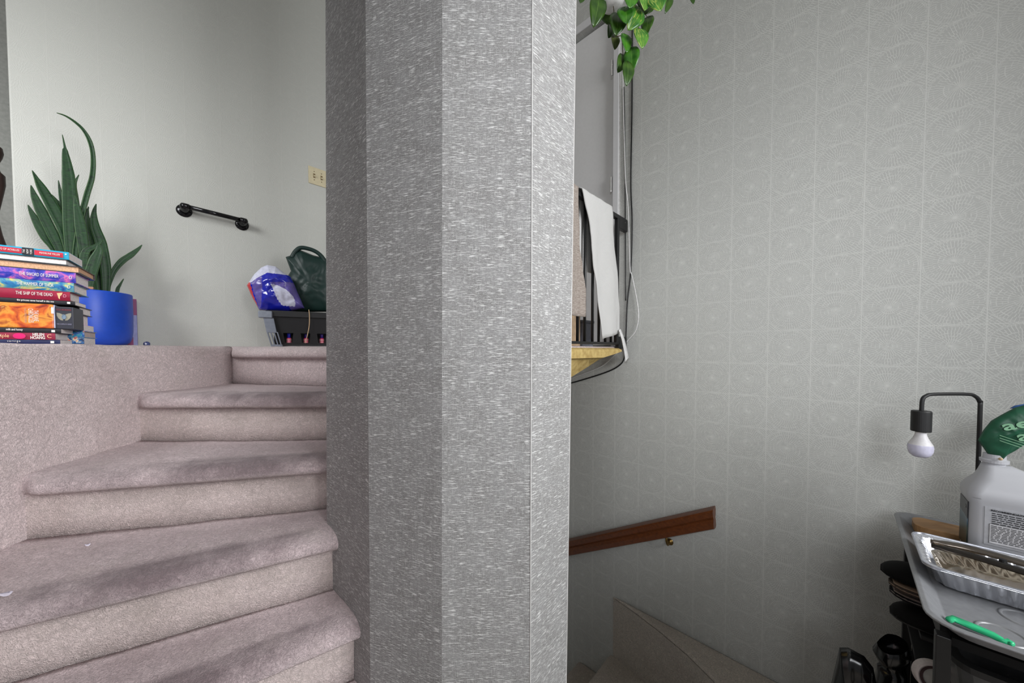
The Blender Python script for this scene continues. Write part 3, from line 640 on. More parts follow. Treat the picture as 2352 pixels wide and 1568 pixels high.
bm = bmesh.new(); obox(bm, R - SD * 0.118 - DD * 0.0036 + Vector((0, 0, hB + 0.010)), SD * 0.016, UP * 0.003, -DD * 0.0006); put('white_stroke', bm, TXT_W, b)
b, R, hB, hT = book(140, 752, 762, 0.19, 0.108, DARK, 'thin black paperback lettered milk and honey in the front stack', hard=False, dz=(z2 + 0.0005 + EYE, z2 + 0.0145 + EYE)); z3 = z2 + 0.0145
spine_text(b, R, hB, hT, 'milk and honey', 0.0735, 0.0090, row=0.62, sx=0.56, bold=0.0001); spine_text(b, R, hB, hT, '■', 0.010, 0.010, row=0.4)
# boxed set with flame coloured art and a black winged end
KT = bpt(130, 699).z - EYE; KB = z3 + 0.0005
o = empty('boxed_book_set', 'thick boxed set with flame orange art and a black winged panel', 'book', 'books stacked on the landing')
R1_ = bpt(168, 730); R1_.z = 0; R0_ = bpt(124, 730); R0_.z = 0
bm = bmesh.new(); obox(bm, R0_ + Vector((0, 0, KB + EYE)), -SD * 0.20, DD * 0.103, Vector((0, 0, KT - KB))); 
FIRE = cover_art('flame_art', [(0.22, (70, 26, 28)), (0.36, (176, 62, 34)), (0.48, (222, 108, 40)), (0.58, (240, 158, 62)), (0.68, (150, 52, 30)), (0.8, (250, 206, 120))], (22, 22, 30))
put('orange_panel', bm, FIRE, o, bevel=0.004)
bm = bmesh.new(); obox(bm, R0_ + SD * 0.0015 + DD * 0.004 + Vector((0, 0, KB + EYE)), R1_ - R0_ - SD * 0.0015, DD * 0.10, Vector((0, 0, KT - KB - 0.006))); put('black_panel', bm, plain((44, 46, 58), 0.4), o, bevel=0.0015)
bm = bmesh.new(); obox(bm, R0_ - SD * 0.0005 + DD * 0.0015 + Vector((0, 0, KB + 0.002 + EYE)), SD * 0.0022, DD * 0.09, Vector((0, 0, KT - KB - 0.004))); put('paper_sliver', bm, plain((196, 200, 226), 0.6), o)
bm = bmesh.new(); obox(bm, R0_ - SD * 0.005 - DD * 0.0006 + Vector((0, 0, KT - 0.030 + EYE)), SD * 0.0055, -DD * 0.0004, Vector((0.0, 0, 0.020))); put('torn_sticker', bm, WHITE, o)
cz = (KB + KT) / 2 + EYE
def rot_text(body, off, size, mat, name, sx=0.8): text(name, body, size, R0_ - SD * off - DD * 0.0008 + Vector((0, 0, cz)), -UP, SD, mat, o, 'CENTER', 0.0003, sx)
rot_text('THE KANE', 0.0355, 0.0135, TXT_W, 'title_line', 0.55); rot_text('CHRONICLES', 0.0455, 0.0135, TXT_W, 'title_line', 0.55); rot_text('THE COMPLETE SERIES', 0.0555, 0.0056, plain((214, 168, 140), 0.6), 'title_line')
mid = (R0_ + R1_) / 2; wv = (R1_ - R0_).length
text('author_line', 'RICK RIORDAN', 0.0080, mid + DD * 0.003 + Vector((0, 0, cz + 0.023)), SD, UP, TXT_R, o, 'CENTER', 0.0003, 0.55)
text('series_line', 'THE COMPLETE SERIES', 0.0062, mid + DD * 0.003 + Vector((0, 0, cz - 0.024)), SD, UP, plain((150, 148, 172), 0.6), o, 'CENTER', 0.0003, 0.5)
bm = bmesh.new(); obox(bm, R0_ + SD * (wv * .12) + DD * 0.0035 + Vector((0, 0, cz + 0.031)), SD * wv * .76, -DD * 0.0006, UP * 0.0008); put('rule_line', bm, plain((120, 118, 120), 0.5), o)
GOLD = plain((150, 146, 128), 0.5)
bm = bmesh.new()
for s in (-1, 1):
    P0 = [(0.001, 0.002), (0.004, 0.0065), (0.012, 0.0095), (0.0195, 0.0105), (0.019, 0.003), (0.015, -0.004), (0.009, -0.0085), (0.003, -0.0095)]
    f = [bm.verts.new(mid + DD * 0.0034 + SD * s * x * 0.78 + UP * (cz + y * 1.25)) for x, y in P0]; k = [bm.verts.new(v.co + DD * 0.002) for v in f]
    bm.faces.new(f); bm.faces.new(k)
    for i in range(8): bm.faces.new((f[i], f[(i + 1) % 8], k[(i + 1) % 8], k[i]))
put('wing_emblem', bm, GOLD, o)
bm = bmesh.new(); lathe(bm, mid + DD * 0.003 + UP * cz, [(0, 0.0012), (0.003, 0.0012), (0.0035, 0.002), (0.0045, 0.002), (0.005, 0.0)], 20, -DD)
for v in bm.verts: v.co.z = cz + (v.co.z - cz) * 1.7
put('eye_emblem', bm, plain((120, 140, 160), 0.3), o)
zK = KT
b, R, hB, hT = book(172, 684, 690, 0.20, 0.108, DARK, 'slim black poetry paperback between the boxed set and the crimson hardback', hard=False, dz=(zK + 0.0006 + EYE, zK + 0.0128 + EYE)); z5 = zK + 0.0128
spine_text(b, R, hB, hT, 'the princess saves herself in this one', 0.042, 0.0078, row=0.6, sx=0.62, bold=0.0001); spine_text(b, R, hB, hT, '■', 0.008, 0.009, row=0.45)
b, R, hB, hT = book(161, 663, 681, 0.24, 0.108, plain((158, 30, 62), 0.35), 'crimson hardback with the spine title THE SHIP OF THE DEAD', dz=(z5 + 0.0006 + EYE, z5 + 0.030 + EYE)); z6 = z5 + 0.030
spine_text(b, R, hB, hT, 'THE SHIP OF THE DEAD', 0.0345, 0.0145, sx=0.46, row=0.55); spine_text(b, R, hB, hT, 'D', 0.0065, 0.014, plain((226, 150, 170), 0.5), sx=0.7, ns='publisher_mark')
bm = bmesh.new(); zc = (hB + hT) / 2; f = [bm.verts.new(R - SD * x - DD * 0.0046 + UP * (zc + y)) for x, y in ((0.0265, 0.008), (0.020, 0.010), (0.0145, 0.011), (0.016, 0.004), (0.020, -0.001), (0.0205, -0.011), (0.0235, -0.008), (0.0245, 0.0))]; bm.faces.new(f)
put('horn_emblem', bm, plain((236, 190, 140), 0.5), b)
b, R, hB, hT = book(170, 642, 660, 0.24, 0.150, cover_art('storm_art', [(0.3, (40, 78, 150)), (0.45, (46, 130, 180)), (0.55, (120, 170, 160)), (0.64, (226, 204, 110)), (0.75, (60, 120, 190))]), 'blue and gold hardback with the spine title THE HAMMER OF THOR', dz=(z6 + 0.0006 + EYE, z6 + 0.030 + EYE)); z7 = z6 + 0.030
spine_text(b, R, hB, hT, 'THE HAMMER OF THOR', 0.041, 0.0145, sx=0.46, row=0.55); spine_text(b, R, hB, hT, 'D', 0.0065, 0.014, sx=0.7, ns='publisher_mark')
b, R, hB, hT = book(174, 618, 640, 0.24, 0.150, cover_art('dusk_art', [(0.28, (38, 36, 140)), (0.42, (54, 62, 178)), (0.52, (112, 84, 190)), (0.62, (226, 110, 170)), (0.72, (70, 74, 176))]), 'violet blue hardback with the spine title THE SWORD OF SUMMER', dz=(z7 + 0.0006 + EYE, z7 + 0.034 + EYE)); z8 = z7 + 0.034
spine_text(b, R, hB, hT, 'THE SWORD OF SUMMER', 0.035, 0.0145, sx=0.46, row=0.5); spine_text(b, R, hB, hT, 'D', 0.0065, 0.014, sx=0.7, ns='publisher_mark')
b, R, hB, hT = book(183, 605, 618, 0.26, 0.165, plain((60, 54, 56), 0.4), 'hardback lying fore-edge out with peach tinted page edges', face='fore', dz=(z8 + 0.0006 + EYE, z8 + 0.022 + EYE), page=plain((222, 176, 140), 0.8, grain=0.12, gs=300)); z9 = z8 + 0.022
b, R, hB, hT = book(154, 586, 598, 0.21, 0.135, plain((52, 62, 66), 0.4), 'dark covered book lying fore-edge out under the turquoise paperback', face='fore', hard=True, over=0.003, dz=(z9 + 0.0006 + EYE, z9 + 0.019 + EYE)); z10 = z9 + 0.019
b, R, hB, hT = book(158, 571, 588, 0.205, 0.130, plain((38, 168, 204), 0.35), 'turquoise paperback with red spine panels topping the front stack', hard=False, dz=(z10 + 0.0006 + EYE, z10 + 0.025 + EYE))
RED = plain((206, 40, 66), 0.4)
for x0, x1 in ((0.0115, 0.0685), (0.0925, 0.20)):
    bm = bmesh.new(); obox(bm, R - SD * x1 - DD * 0.0018 + UP * (hB + 0.004), SD * (x1 - x0), -DD * 0.0008, UP * (hT - hB - 0.009)); put('red_panel', bm, RED, b)
bm = bmesh.new(); obox(bm, R - SD * 0.0915 - DD * 0.0018 + UP * (hB + 0.001), SD * 0.022, -DD * 0.001, UP * (hT - hB - 0.002)); put('black_panel', bm, DARK, b)
spine_text(b, R, hB, hT, 'MADELINE MILLER', 0.017, 0.0082, sx=0.62, row=0.48); spine_text(b, R, hB, hT, 'THE SONG OF ACHILLES', 0.096, 0.0082, sx=0.62, row=0.48)
for i, w in enumerate(('THE', 'NEW', 'YORK')): text('panel_text', w, 0.0060, R - SD * (0.088 - i * 0.0068) - DD * 0.003 + UP * ((hB + hT) / 2), UP, -SD, TXT_W, b, 'CENTER')
bm = bmesh.new(); lathe(bm, R - SD * 0.006 - DD * 0.002 + UP * (hT - 0.008), [(0, 0.0008), (0.002, 0.0006), (0.002, 0)], 14, -DD); put('publisher_mark', bm, TXT_W, b)
# second stack
P2 = BP2
b, R, hB, hT = book(193, 772, 787, 0.15, 0.130, cover_art('teal_comic', [(0.35, (30, 40, 70)), (0.45, (40, 110, 180)), (0.55, (236, 226, 190)), (0.62, (230, 100, 90)), (0.75, (40, 60, 110))], (60, 60, 60)), 'paperback with red and cream cartoon spine at the bottom of the rear stack', P2, hard=False, dz=(h0 + EYE, h0 + 0.024 + EYE)); y1 = h0 + 0.024
b, R, hB, hT = book(194, 755, 771, 0.15, 0.150, cover_art('bright_comic', [(0.3, (240, 236, 240)), (0.45, (40, 90, 190)), (0.55, (70, 170, 190)), (0.65, (240, 120, 110)), (0.75, (245, 240, 240))], (60, 60, 60)), 'hardback with a white, blue and coral spine in the rear stack', P2, dz=(y1 + 0.0006 + EYE, y1 + 0.025 + EYE), page=plain((206, 188, 180), 0.8)); y2 = y1 + 0.025
b, R, hB, hT = book(188, 741, 755, 0.14, 0.135, plain((226, 140, 222), 0.4), 'pink spined paperback in the middle of the rear stack', P2, hard=False, dz=(y2 + 0.0006 + EYE, y2 + 0.022 + EYE)); y3 = y2 + 0.022
b, R, hB, hT = book(175, 710, 741, 0.13, 0.125, plain((130, 24, 52), 0.4), 'thick paperback with a dark red spine in the rear stack', P2, hard=False, dz=(y3 + 0.0006 + EYE, y3 + 0.036 + EYE)); y4 = y3 + 0.036
b, R, hB, hT = book(182, 692, 709, 0.20, 0.145, plain((26, 27, 30), 0.35), 'black hardback lettered SIX topping the rear stack', P2, dz=(y4 + 0.0006 + EYE, y4 + 0.028 + EYE))
spine_text(b, R, hB, hT, 'S I X', 0.036, 0.0115, sx=0.7); bm = bmesh.new()
for (x, y, w, hh) in ((0.021, -0.004, 0.005, 0.008), (0.016, -0.002, 0.003, 0.007), (0.010, -0.005, 0.004, 0.010)): obox(bm, R - SD * (x + w) - DD * 0.0048 + UP * ((hB + hT) / 2 + y), SD * w, -DD * 0.0005, UP * hh)
put('crow_emblem', bm, plain((170, 170, 172), 0.5), b)

# ------------------------------------------------------------------ snake plant in a blue pot
plant = empty('snake_plant', 'tall snake plant in a round cobalt blue pot beside the books', 'potted plant')
PC = W(-2.475, -0.175, 0); pc_y = PC.y; HB = zz(LAND + 0.001); PH = 0.243
BLUE = plain((20, 72, 186), 0.42, spec=0.5, grain=0.03)
c = Vector((PC.x, PC.y, HB)); bm = bmesh.new()
lathe(bm, c, [(0, 0), (0.085, 0), (0.100, 0.004), (0.113, 0.016), (0.121, 0.036), (0.125, 0.07), (0.1265, 0.14), (0.126, PH - 0.004), (0.1245, PH), (0.1215, PH), (0.120, PH - 0.006), (0.118, PH - 0.05), (0.0, PH - 0.05)], 56)
put('pot', bm, BLUE, plant, smooth=True)
bm = bmesh.new(); lathe(bm, c, [(0.1175, PH - 0.049), (0.118, PH - 0.032), (0.08, PH - 0.026), (0, PH - 0.022)], 40)
for v in bm.verts: v.co.z += 0.004 * nz(v.co, 60)
put('soil', bm, plain((58, 44, 36), 0.95, grain=0.3, gs=120, bump=0.6), plant, smooth=True)
g = G('snake_leaf'); uvn = g.n('ShaderNodeSeparateXYZ'); g.put(uvn.inputs[0], g.coord('UV')); oc = g.coord()
bandn = g.noise(g.mapn(oc, (30, 30, 75)), 1.0, 3, 0.6, 0.8)
cc = g.ramp(bandn, [(0.35, lin((12, 38, 20))), (0.5, lin((28, 64, 30))), (0.62, lin((16, 46, 24))), (0.75, lin((48, 90, 42)))])
cc = g.mix(g.M('MULTIPLY', g._mr(g.M('ABSOLUTE', g.M('SUBTRACT', uvn.outputs[0], 0.5)), 0.45, 0.5), 0.6), cc, lin((84, 110, 70)))
g.set(cc, 0.45, spec=0.25); MAT_SNAKE = g.m
toC = Vector((-PC.x, -PC.y, 0)).normalized()                    # horizontally towards the room
def leaf(pts, doff, twist=0.0, cup=0.25):
    """blade through pixel stations (u, v, half width in px), standing doff nearer the room than the pot's centre"""
    P0 = Vector((PC.x, PC.y, 0)) + toC * doff
    C = [onp(u, v, P0, toC) for u, v, w in pts]
    k = (C[0] - Vector((0, 0, EYE))).length / FPX * 0.27
    C = smoothpath(C, 7); Wd = []
    for i in range(len(pts) - 1):
        for j in range(7): Wd.append((pts[i][2] + (pts[i + 1][2] - pts[i][2]) * j / 7) * k)
    Wd.append(pts[-1][2] * k); n = len(C); bm = bmesh.new(); uvl = bm.loops.layers.uv.new('UVMap'); rows = []
    for i, p in enumerate(C):
        T = (C[min(i + 1, n - 1)] - C[max(i - 1, 0)]).normalized(); N = toC - T * toC.dot(T); N.normalize(); B = T.cross(N)
        a = twist * (i / n - 0.3); B2 = B * math.cos(a) + N * math.sin(a); N2 = N * math.cos(a) - B * math.sin(a)
        wd = Wd[i] / max(0.5, abs(math.cos(a)))
        row = []
        for q in (-1, -0.5, 0, 0.5, 1): row.append(bm.verts.new(p + B2 * wd * q + N2 * (wd * cup * q * q)))
        rows.append(row)
    for i in range(n - 1):
        for j in range(4):
            f = bm.faces.new((rows[i][j], rows[i][j + 1], rows[i + 1][j + 1], rows[i + 1][j]))
            for lp, (x, y) in zip(f.loops, ((j, i), (j + 1, i), (j + 1, i + 1), (j, i + 1))): lp[uvl].uv = (x / 4, y / n)
    o = put('leaf', bm, MAT_SNAKE, plant, smooth=True); md = o.modifiers.new('t', 'SOLIDIFY'); md.thickness = 0.0028; md.offset = 0
    return o
# long arching blade
leaf([(176, 684, 6), (172, 590, 9), (184, 510, 10), (199, 450, 10), (212, 405, 9), (214, 360, 8), (207, 326, 8), (192, 299, 6), (172, 280, 5), (150, 266, 3), (130, 259, .6)], 0.045, 0.4, 0.5)
leaf([(166, 690, 12), (164, 600, 18), (160, 520, 22), (160, 455, 25), (157, 400, 21), (150, 350, 10), (149, 338, 4), (143, 309, .8)], 0.03, 0.2)
leaf([(190, 690, 10), (170, 610, 20), (152, 540, 22), (126, 485, 23), (98, 435, 17), (84, 410, 8), (74, 391, .8)], 0.0, -0.3)
leaf([(170, 690, 9), (143, 590, 14), (122, 540, 20), (95, 485, 19), (80, 452, 12), (71, 425, .8)], -0.02, 0.1)
leaf([(172, 690, 14), (142, 590, 24), (110, 545, 24), (92, 520, 18), (74, 490, 9), (64, 470, .8)], -0.04, 0.3)
leaf([(180, 690, 9), (168, 560, 14), (152, 500, 13), (140, 450, 7), (134, 414, .8)], -0.01, 0.3)
leaf([(185, 640, 8), (165, 520, 10), (140, 475, 8), (125, 455, 5), (114, 443, .8)], -0.05, 0.0)
leaf([(190, 690, 9), (182, 560, 12), (176, 470, 10), (172, 425, 6), (181, 401, .8)], -0.03, 0.4)
leaf([(205, 690, 13), (196, 600, 19), (185, 520, 20), (176, 470, 10), (172, 448, .8)], 0.05, 0.3)
leaf([(225, 690, 11), (207, 610, 17), (198, 550, 15), (196, 500, 9), (204, 475, .8)], 0.0, -0.3)
leaf([(243, 690, 12), (243, 620, 20), (232, 560, 22), (218, 520, 18), (216, 490, 9), (221, 468, .8)], 0.03, -0.2)
leaf([(232, 690, 9), (222, 600, 13), (210, 550, 10), (202, 500, 6), (203, 474, .8)], -0.03, -0.3)
leaf([(200, 690, 14), (206, 640, 22), (218, 600, 22), (228, 575, 14), (226, 560, 3)], 0.075, 0.5)
leaf([(190, 690, 11), (190, 630, 16), (196, 580, 14), (220, 565, 9), (236, 552, .8)], 0.07, 0.4)
leaf([(240, 690, 6), (252, 650, 7), (262, 622, 11), (280, 600, 14), (300, 586, 13), (317, 572, 7), (326, 562, .8)], 0.02, 0.3, 0.3)
leaf([(266, 692, 6), (270, 665, 7), (275, 655, 5), (284, 640, .8)], 0.01, 0.0, 0.4)
# bits of bark and a stake on the soil
for (u, v0, w, hh, dd, m) in ((176, 667, 30, 10, 0.105, (150, 104, 80)),):
    p = onp(u, v0, Vector((PC.x, PC.y, 0)) + toC * dd, toC); 
    bm = bmesh.new(); p = Vector((PC.x, PC.y, HB + PH + 0.001)) + toC * 0.112 - SD * 0.05; obox(bm, p, SD * 0.055, DD * 0.014, UP * 0.012); o = put('wooden_peg', bm, wood('peg_wood', (128, 84, 60), (168, 124, 96)), bevel=0.002)
    tag(o, 'small brown wooden peg resting across the rim of the blue pot', 'peg')
    bm = bmesh.new(); lathe(bm, p + SD * 0.017 - DD * 0.004 + UP * -0.024, [(0, 0), (0.006, 0.001), (0.0065, 0.006), (0.005, 0.02), (0.004, 0.026), (0, 0.026)], 14); put('peg_pin', bm, plain((96, 70, 66), 0.5), o)
# tall pale book behind the pot
bm = bmesh.new(); p = Vector((PC.x, PC.y, HB)) + DL * 0.112 - DR * 0.076
obox(bm, p, DL * 0.024, -DR * 0.096, UP * 0.235); o = put('book', bm, plain((140, 142, 190), 0.5), bevel=0.0015)
bm = bmesh.new(); obox(bm, p - DR * 0.002 + DL * 0.002 + UP * 0.002, DL * 0.020, -DR * 0.090, UP * 0.2345); put('pages', bm, PAGE, o)
bm = bmesh.new(); obox(bm, p + DR * 0.0008 + UP * 0.155 + DL * 0.010, DL * 0.0142, -DR * 0.006, UP * 0.08); put('magenta_band', bm, plain((128, 30, 96), 0.5), o)
bm = bmesh.new(); obox(bm, p + DR * 0.0008 + UP * 0.0 - DL * 0.012, DL * 0.022, -DR * 0.006, UP * 0.045); put('magenta_band', bm, plain((128, 30, 96), 0.5), o)
tag(o, 'lavender book standing upright behind the blue pot', 'book')
# small marble like ball
bm = bmesh.new(); bmesh.ops.create_uvsphere(bm, u_segments=24, v_segments=14, radius=0.0125, matrix=Matrix.Translation(Vector((*onp(337, 786, Vector((PC.x, PC.y, 0)), toC)[:2], zz(LAND) + 0.0125))))
g = G('ball_print'); v_ = g.n('ShaderNodeTexVoronoi'); g.put(v_.inputs['Vector'], g.coord()); v_.inputs['Scale'].default_value = 90; g.set(g.ramp(v_.outputs[0], [(0.25, lin((230, 230, 236))), (0.4, lin((74, 84, 130)))]), 0.15)
tag(put('ball', bm, g.m, smooth=True), 'tiny blue and white ball on the landing right of the pot', 'ball')

# ------------------------------------------------------------------ black basket with bags
FB = V(-1.363, 1.93, 0); BS = Vector((0.886, 0.463, 0)).normalized(); BD = Vector((-0.463, 0.886, 0)).normalized()
def bk(s, d, h): return FB + BS * s + BD * d + Vector((0, 0, h - 0.0))
BL_, BW_, BH_ = 0.52, 0.20, 0.226
basket = empty('laundry_basket', 'black plastic basket with slotted sides and a grey clip handle on the landing', 'basket')
BK = plain((26, 26, 28), 0.45); z0 = LAND + 0.002
bm = bmesh.new(); rows = []
def rectring(ins, h, r=0.02):
    out = []
    for cx_, cy_, a0 in ((BL_ - ins - r, ins + r, -90), (BL_ - ins - r, BW_ - ins - r, 0), (ins + r, BW_ - ins - r, 90), (ins + r, ins + r, 180)):
        for k in range(5): a = math.radians(a0 + 22.5 * k); out.append(bk(cx_ + r * math.cos(a), cy_ + r * math.sin(a), h))
    return out
# slotted front is built from posts and bands so one can see in
def bandring(h0_, h1_, i0, i1, th=0.004):
    A = [bm.verts.new(p) for p in rectring(i0, h0_)]; B = [bm.verts.new(p) for p in rectring(i1, h1_)]; C_ = [bm.verts.new(p) for p in rectring(i1 + th, h1_)]; D_ = [bm.verts.new(p) for p in rectring(i0 + th, h0_)]
    n = len(A)
    for X, Y in ((A, B), (B, C_), (C_, D_), (D_, A)):
        for i in range(n): bm.faces.new((X[i], X[(i + 1) % n], Y[(i + 1) % n], Y[i]))
bandring(z0 + 0.012, z0 + 0.022, 0.034, 0.033); bandring(z0 + 0.078, BH_ - 0.03, 0.022, 0.006)
put('body', bm, BK, basket, smooth=False)
bm = bmesh.new(); bandring(BH_ - 0.034, BH_, -0.004, -0.006, 0.014); put('rim', bm, BK, basket, bevel=0.002)
bm = bmesh.new(); obox(bm, bk(0.036, 0.036, z0), BS * (BL_ - 0.072), BD * (BW_ - 0.072), UP * 0.014); put('base', bm, BK, basket)
slots = [(0.082, 0.117), (0.167, 0.203), (0.250, 0.285), (0.332, 0.366), (0.412, 0.446)]
xs = [0.034] + [x for s in slots for x in s] + [BL_ - 0.034]
for i in range(0, len(xs), 2):
    bm = bmesh.new(); i0, i1 = 0.033, 0.022; x0, x1 = xs[i], xs[i + 1]; tp = 0.004
    hexa(bm, [bk(x0, i0, z0 + 0.016), bk(x1, i0, z0 + 0.016), bk(x1, i0 + .004, z0 + 0.016), bk(x0, i0 + .004, z0 + 0.016), bk(x0 - tp * (0 if i == 0 else -1.8), i1, z0 + 0.082), bk(x1 - tp * 1.8 * (0 if i == len(xs) - 2 else 1), i1, z0 + 0.082), bk(x1 - tp * 1.8, i1 + .004, z0 + 0.082), bk(x0 + tp * 1.8, i1 + .004, z0 + 0.082)]); put('side_bar', bm, BK, basket)
for (x0, x1, d0, d1) in ((0.03, 0.034, 0.034, BW_ - 0.034), (BL_ - 0.034, BL_ - 0.03, 0.034, BW_ - 0.034), (0.034, BL_ - 0.034, BW_ - 0.036, BW_ - 0.032)):
    bm = bmesh.new(); obox(bm, bk(x0, d0, z0 + 0.014), BS * (x1 - x0), BD * (d1 - d0), UP * 0.07); put('side_panel', bm, BK, basket)
GREY = plain((128, 134, 146), 0.4)
bm = bmesh.new(); bxs = lambda s0, s1, d0, d1, h0_, h1_, k0=0.0, k1=0.0: hexa(bm, [bk(s0 + k0, d0 + k0, h0_), bk(s1 + k0, d0 + k0, h0_), bk(s1 + k0, d1 + k0, h0_), bk(s0 + k0, d1 + k0, h0_), bk(s0 + k1, d0 + k1, h1_), bk(s1 + k1, d0 + k1, h1_), bk(s1 + k1, d1 + k1, h1_), bk(s0 + k1, d1 + k1, h1_)])
h_ = empty('_', '', ''); bpy.data.objects.remove(h_)
bxs(-0.034, 0.030, -0.022, 0.012, BH_ - 0.044, BH_ - 0.006); put('handle_clip', bm, GREY, basket, bevel=0.005, seg=3)
bm = bmesh.new(); bxs(-0.012, 0.036, -0.014, -0.004, BH_ - 0.125, BH_ - 0.044, 0.012, 0.0); put('handle_strap', bm, GREY, basket, bevel=0.003)
for k in range(4):
    bm = bmesh.new(); s = 0.0 + k * 0.0155; bxs(s, s + 0.0065, -0.002, 0.010, z0 + 0.006, BH_ - 0.12, 0.016, 0.0); put('handle_prong', bm, GREY, basket, bevel=0.002)
bm = bmesh.new(); bxs(0.0, 0.055, -0.002, 0.010, z0, z0 + 0.012, 0.017, 0.016); put('handle_foot', bm, GREY, basket, bevel=0.002)
# tubes seen through the slots
for i, (s0, s1) in enumerate(slots[:4]):
    t = empty('glue_tube', ('pink tube with a blue cap behind the leftmost basket slot', 'pink tube behind the second basket slot, next to the string', 'pink tube with a dark blue cap behind the third basket slot', 'brownish pink tube behind the rightmost visible basket slot')[i], 'tube', 'small tubes inside the basket')
    c = bk((s0 + s1) / 2, 0.058, z0 + 0.0145); ln = 0.035
    bm = bmesh.new(); lathe(bm, c, [(0, 0), (0.0135, 0.001), (0.014, 0.004), (0.0125, 0.034), (0.009, 0.037), (0, 0.038)], 18); put('tube_body', bm, plain(((206, 50, 96), (214, 44, 92), (206, 46, 90), (150, 108, 96))[i], 0.3), t, smooth=True)
    bm = bmesh.new(); lathe(bm, c + UP * 0.036, [(0, 0), (0.0095, 0), (0.0095, 0.024), (0.008, 0.026), (0, 0.026)], 16); put('cap', bm, plain(((40, 46, 190), (52, 30, 120), (56, 34, 126), (120, 30, 60))[i], 0.4), t, smooth=True)
    bm = bmesh.new()
    for q in (0.010, 0.019, 0.026): lathe(bm, c + UP * q, [(0.0139, 0), (0.01425, 0.001), (0.0141, 0.0035), (0.0137, 0.004)], 18)
    put('label_band', bm, plain((230, 176, 180), 0.5), t)
bm = bmesh.new(); tube(bm, smoothpath([bk(0.205, -0.012, BH_ + 0.012), bk(0.208, -0.012, BH_ - 0.02), bk(0.206, -0.006, 0.15), bk(0.196, 0.006, 0.095), bk(0.182, 0.024, 0.045)], 6), 0.0022, 8)
tag(put('string', bm, plain((206, 176, 140), 0.8), smooth=True), 'tan string hanging down the front of the black basket', 'string')
# crumpled red, white and blue bag
g0 = FB + BD * 0.06
pol = [onp(u, v, g0, BD) for u, v in ((596, 712), (580, 684), (567, 655), (583, 630), (600, 614), (614, 608), (634, 612), (652, 626), (668, 636), (676, 652), (684, 672), (700, 708), (660, 716))]
CW = plain((206, 208, 228), 0.25, spec=0.7); CB = plain((26, 34, 168), 0.18, spec=0.8); CP = plain((96, 84, 160), 0.25, spec=0.7); CR = plain((190, 58, 62), 0.3, spec=0.6)
def st(p): q = p - bk(0, 0, 0); return q.dot(BS), q.z - EYE
def st_(p): q = p - bk(0, 0, 0); return q.dot(BS), q.z + 0.0
def sh(p): return (p - FB).dot(BS), p.z
def zpoly(px): return [sh(onp(u, v, g0, BD)) for u, v in px]
def inside(q, P):
    c = False
    for i in range(len(P)):
        (x1, y1), (x2, y2) = P[i - 1], P[i]
        if (y1 > q[1]) != (y2 > q[1]) and q[0] < (x2 - x1) * (q[1] - y1) / (y2 - y1) + x1: c = not c
    return c
ZR = zpoly([(550, 655), (576, 648), (584, 680), (592, 700), (594, 730), (560, 730)]); ZW = zpoly([(560, 600), (700, 600), (700, 634), (655, 633), (634, 632), (618, 630), (596, 640), (580, 650), (560, 655)])
ZO = zpoly([(626, 656), (640, 658), (660, 668), (676, 684), (680, 698), (678, 705), (650, 703), (640, 690)]); ZP = zpoly([(578, 640), (604, 634), (606, 660), (604, 690), (598, 720), (594, 700), (584, 670)]); ZQ = zpoly([(624, 652), (680, 650), (720, 720), (676, 720)])
def zone(p):
    q = sh(p)
    return 3 if inside(q, ZR) else 0 if inside(q, ZW) or inside(q, ZO) else 2 if inside(q, ZP) or inside(q, ZQ) else 1
o = inflate('plastic_bag', pol, -BD, 0.062, 0.03, CB, None, 34, 16, 0.016, 16, zone, [CW, CB, CP, CR], power=0.6)
tag(o, 'crumpled blue, white and red plastic bag piled in the black basket', 'bag')
g1 = FB + BD * 0.135
grn = plain((22, 46, 42), 0.45, spec=0.4)
pol = [onp(u, v, g1, BD) for u, v in ((668, 716), (664, 680), (654, 645), (668, 622), (656, 590), (672, 585), (676, 576), (690, 574), (720, 586), (745, 592), (768, 600), (772, 660), (765, 716))]
bag = inflate('tote_bag', pol, -BD, 0.05, 0.025, grn, None, 16, 8, 0.014, 14, power=0.55, ctr=onp(714, 655, g1, BD))
tag(bag, 'dark green shopping bag with its loop handle up in the basket', 'bag')
bm = bmesh.new(); tube(bm, smoothpath([onp(u, v, g1 - BD * 0.012, BD) for u, v in ((670, 592), (678, 578), (690, 569), (708, 571), (726, 578), (740, 590), (748, 604))], 5), 0.012, 8)
put('handle', bm, grn, bag, smooth=True)

# ------------------------------------------------------------------ scraps on the carpet
for (u, v, s, lab) in ((13, 1362, 0.012, 'white oval scrap at the left edge of the third tread down'), (201, 1250, 0.007, 'tiny white scrap further back on the third tread down')):
    p = onz(u, v, LAND - RI * 3 + 0.018); bm = bmesh.new(); n_ = 16
    f = [bm.verts.new(p + Vector((s * math.cos(2 * PI * k / n_), s * .62 * math.sin(2 * PI * k / n_), 0.0018 * math.sin(4 * PI * k / n_)))) for k in range(n_)]; b2 = [bm.verts.new(v_.co - Vector((0, 0, .0012))) for v_ in f]
    i2 = [bm.verts.new(p + (v_.co - p) * 0.62 + Vector((0, 0, .0006))) for v_ in f]
    for k in range(n_): bm.faces.new((f[k], f[(k + 1) % n_], i2[(k + 1) % n_], i2[k])); bm.faces.new((f[k], f[(k + 1) % n_], b2[(k + 1) % n_], b2[k]))
    bm.faces.new(b2); tag(put('paper_scrap', bm, plain((214, 208, 222), 0.4)), lab, 'scrap')

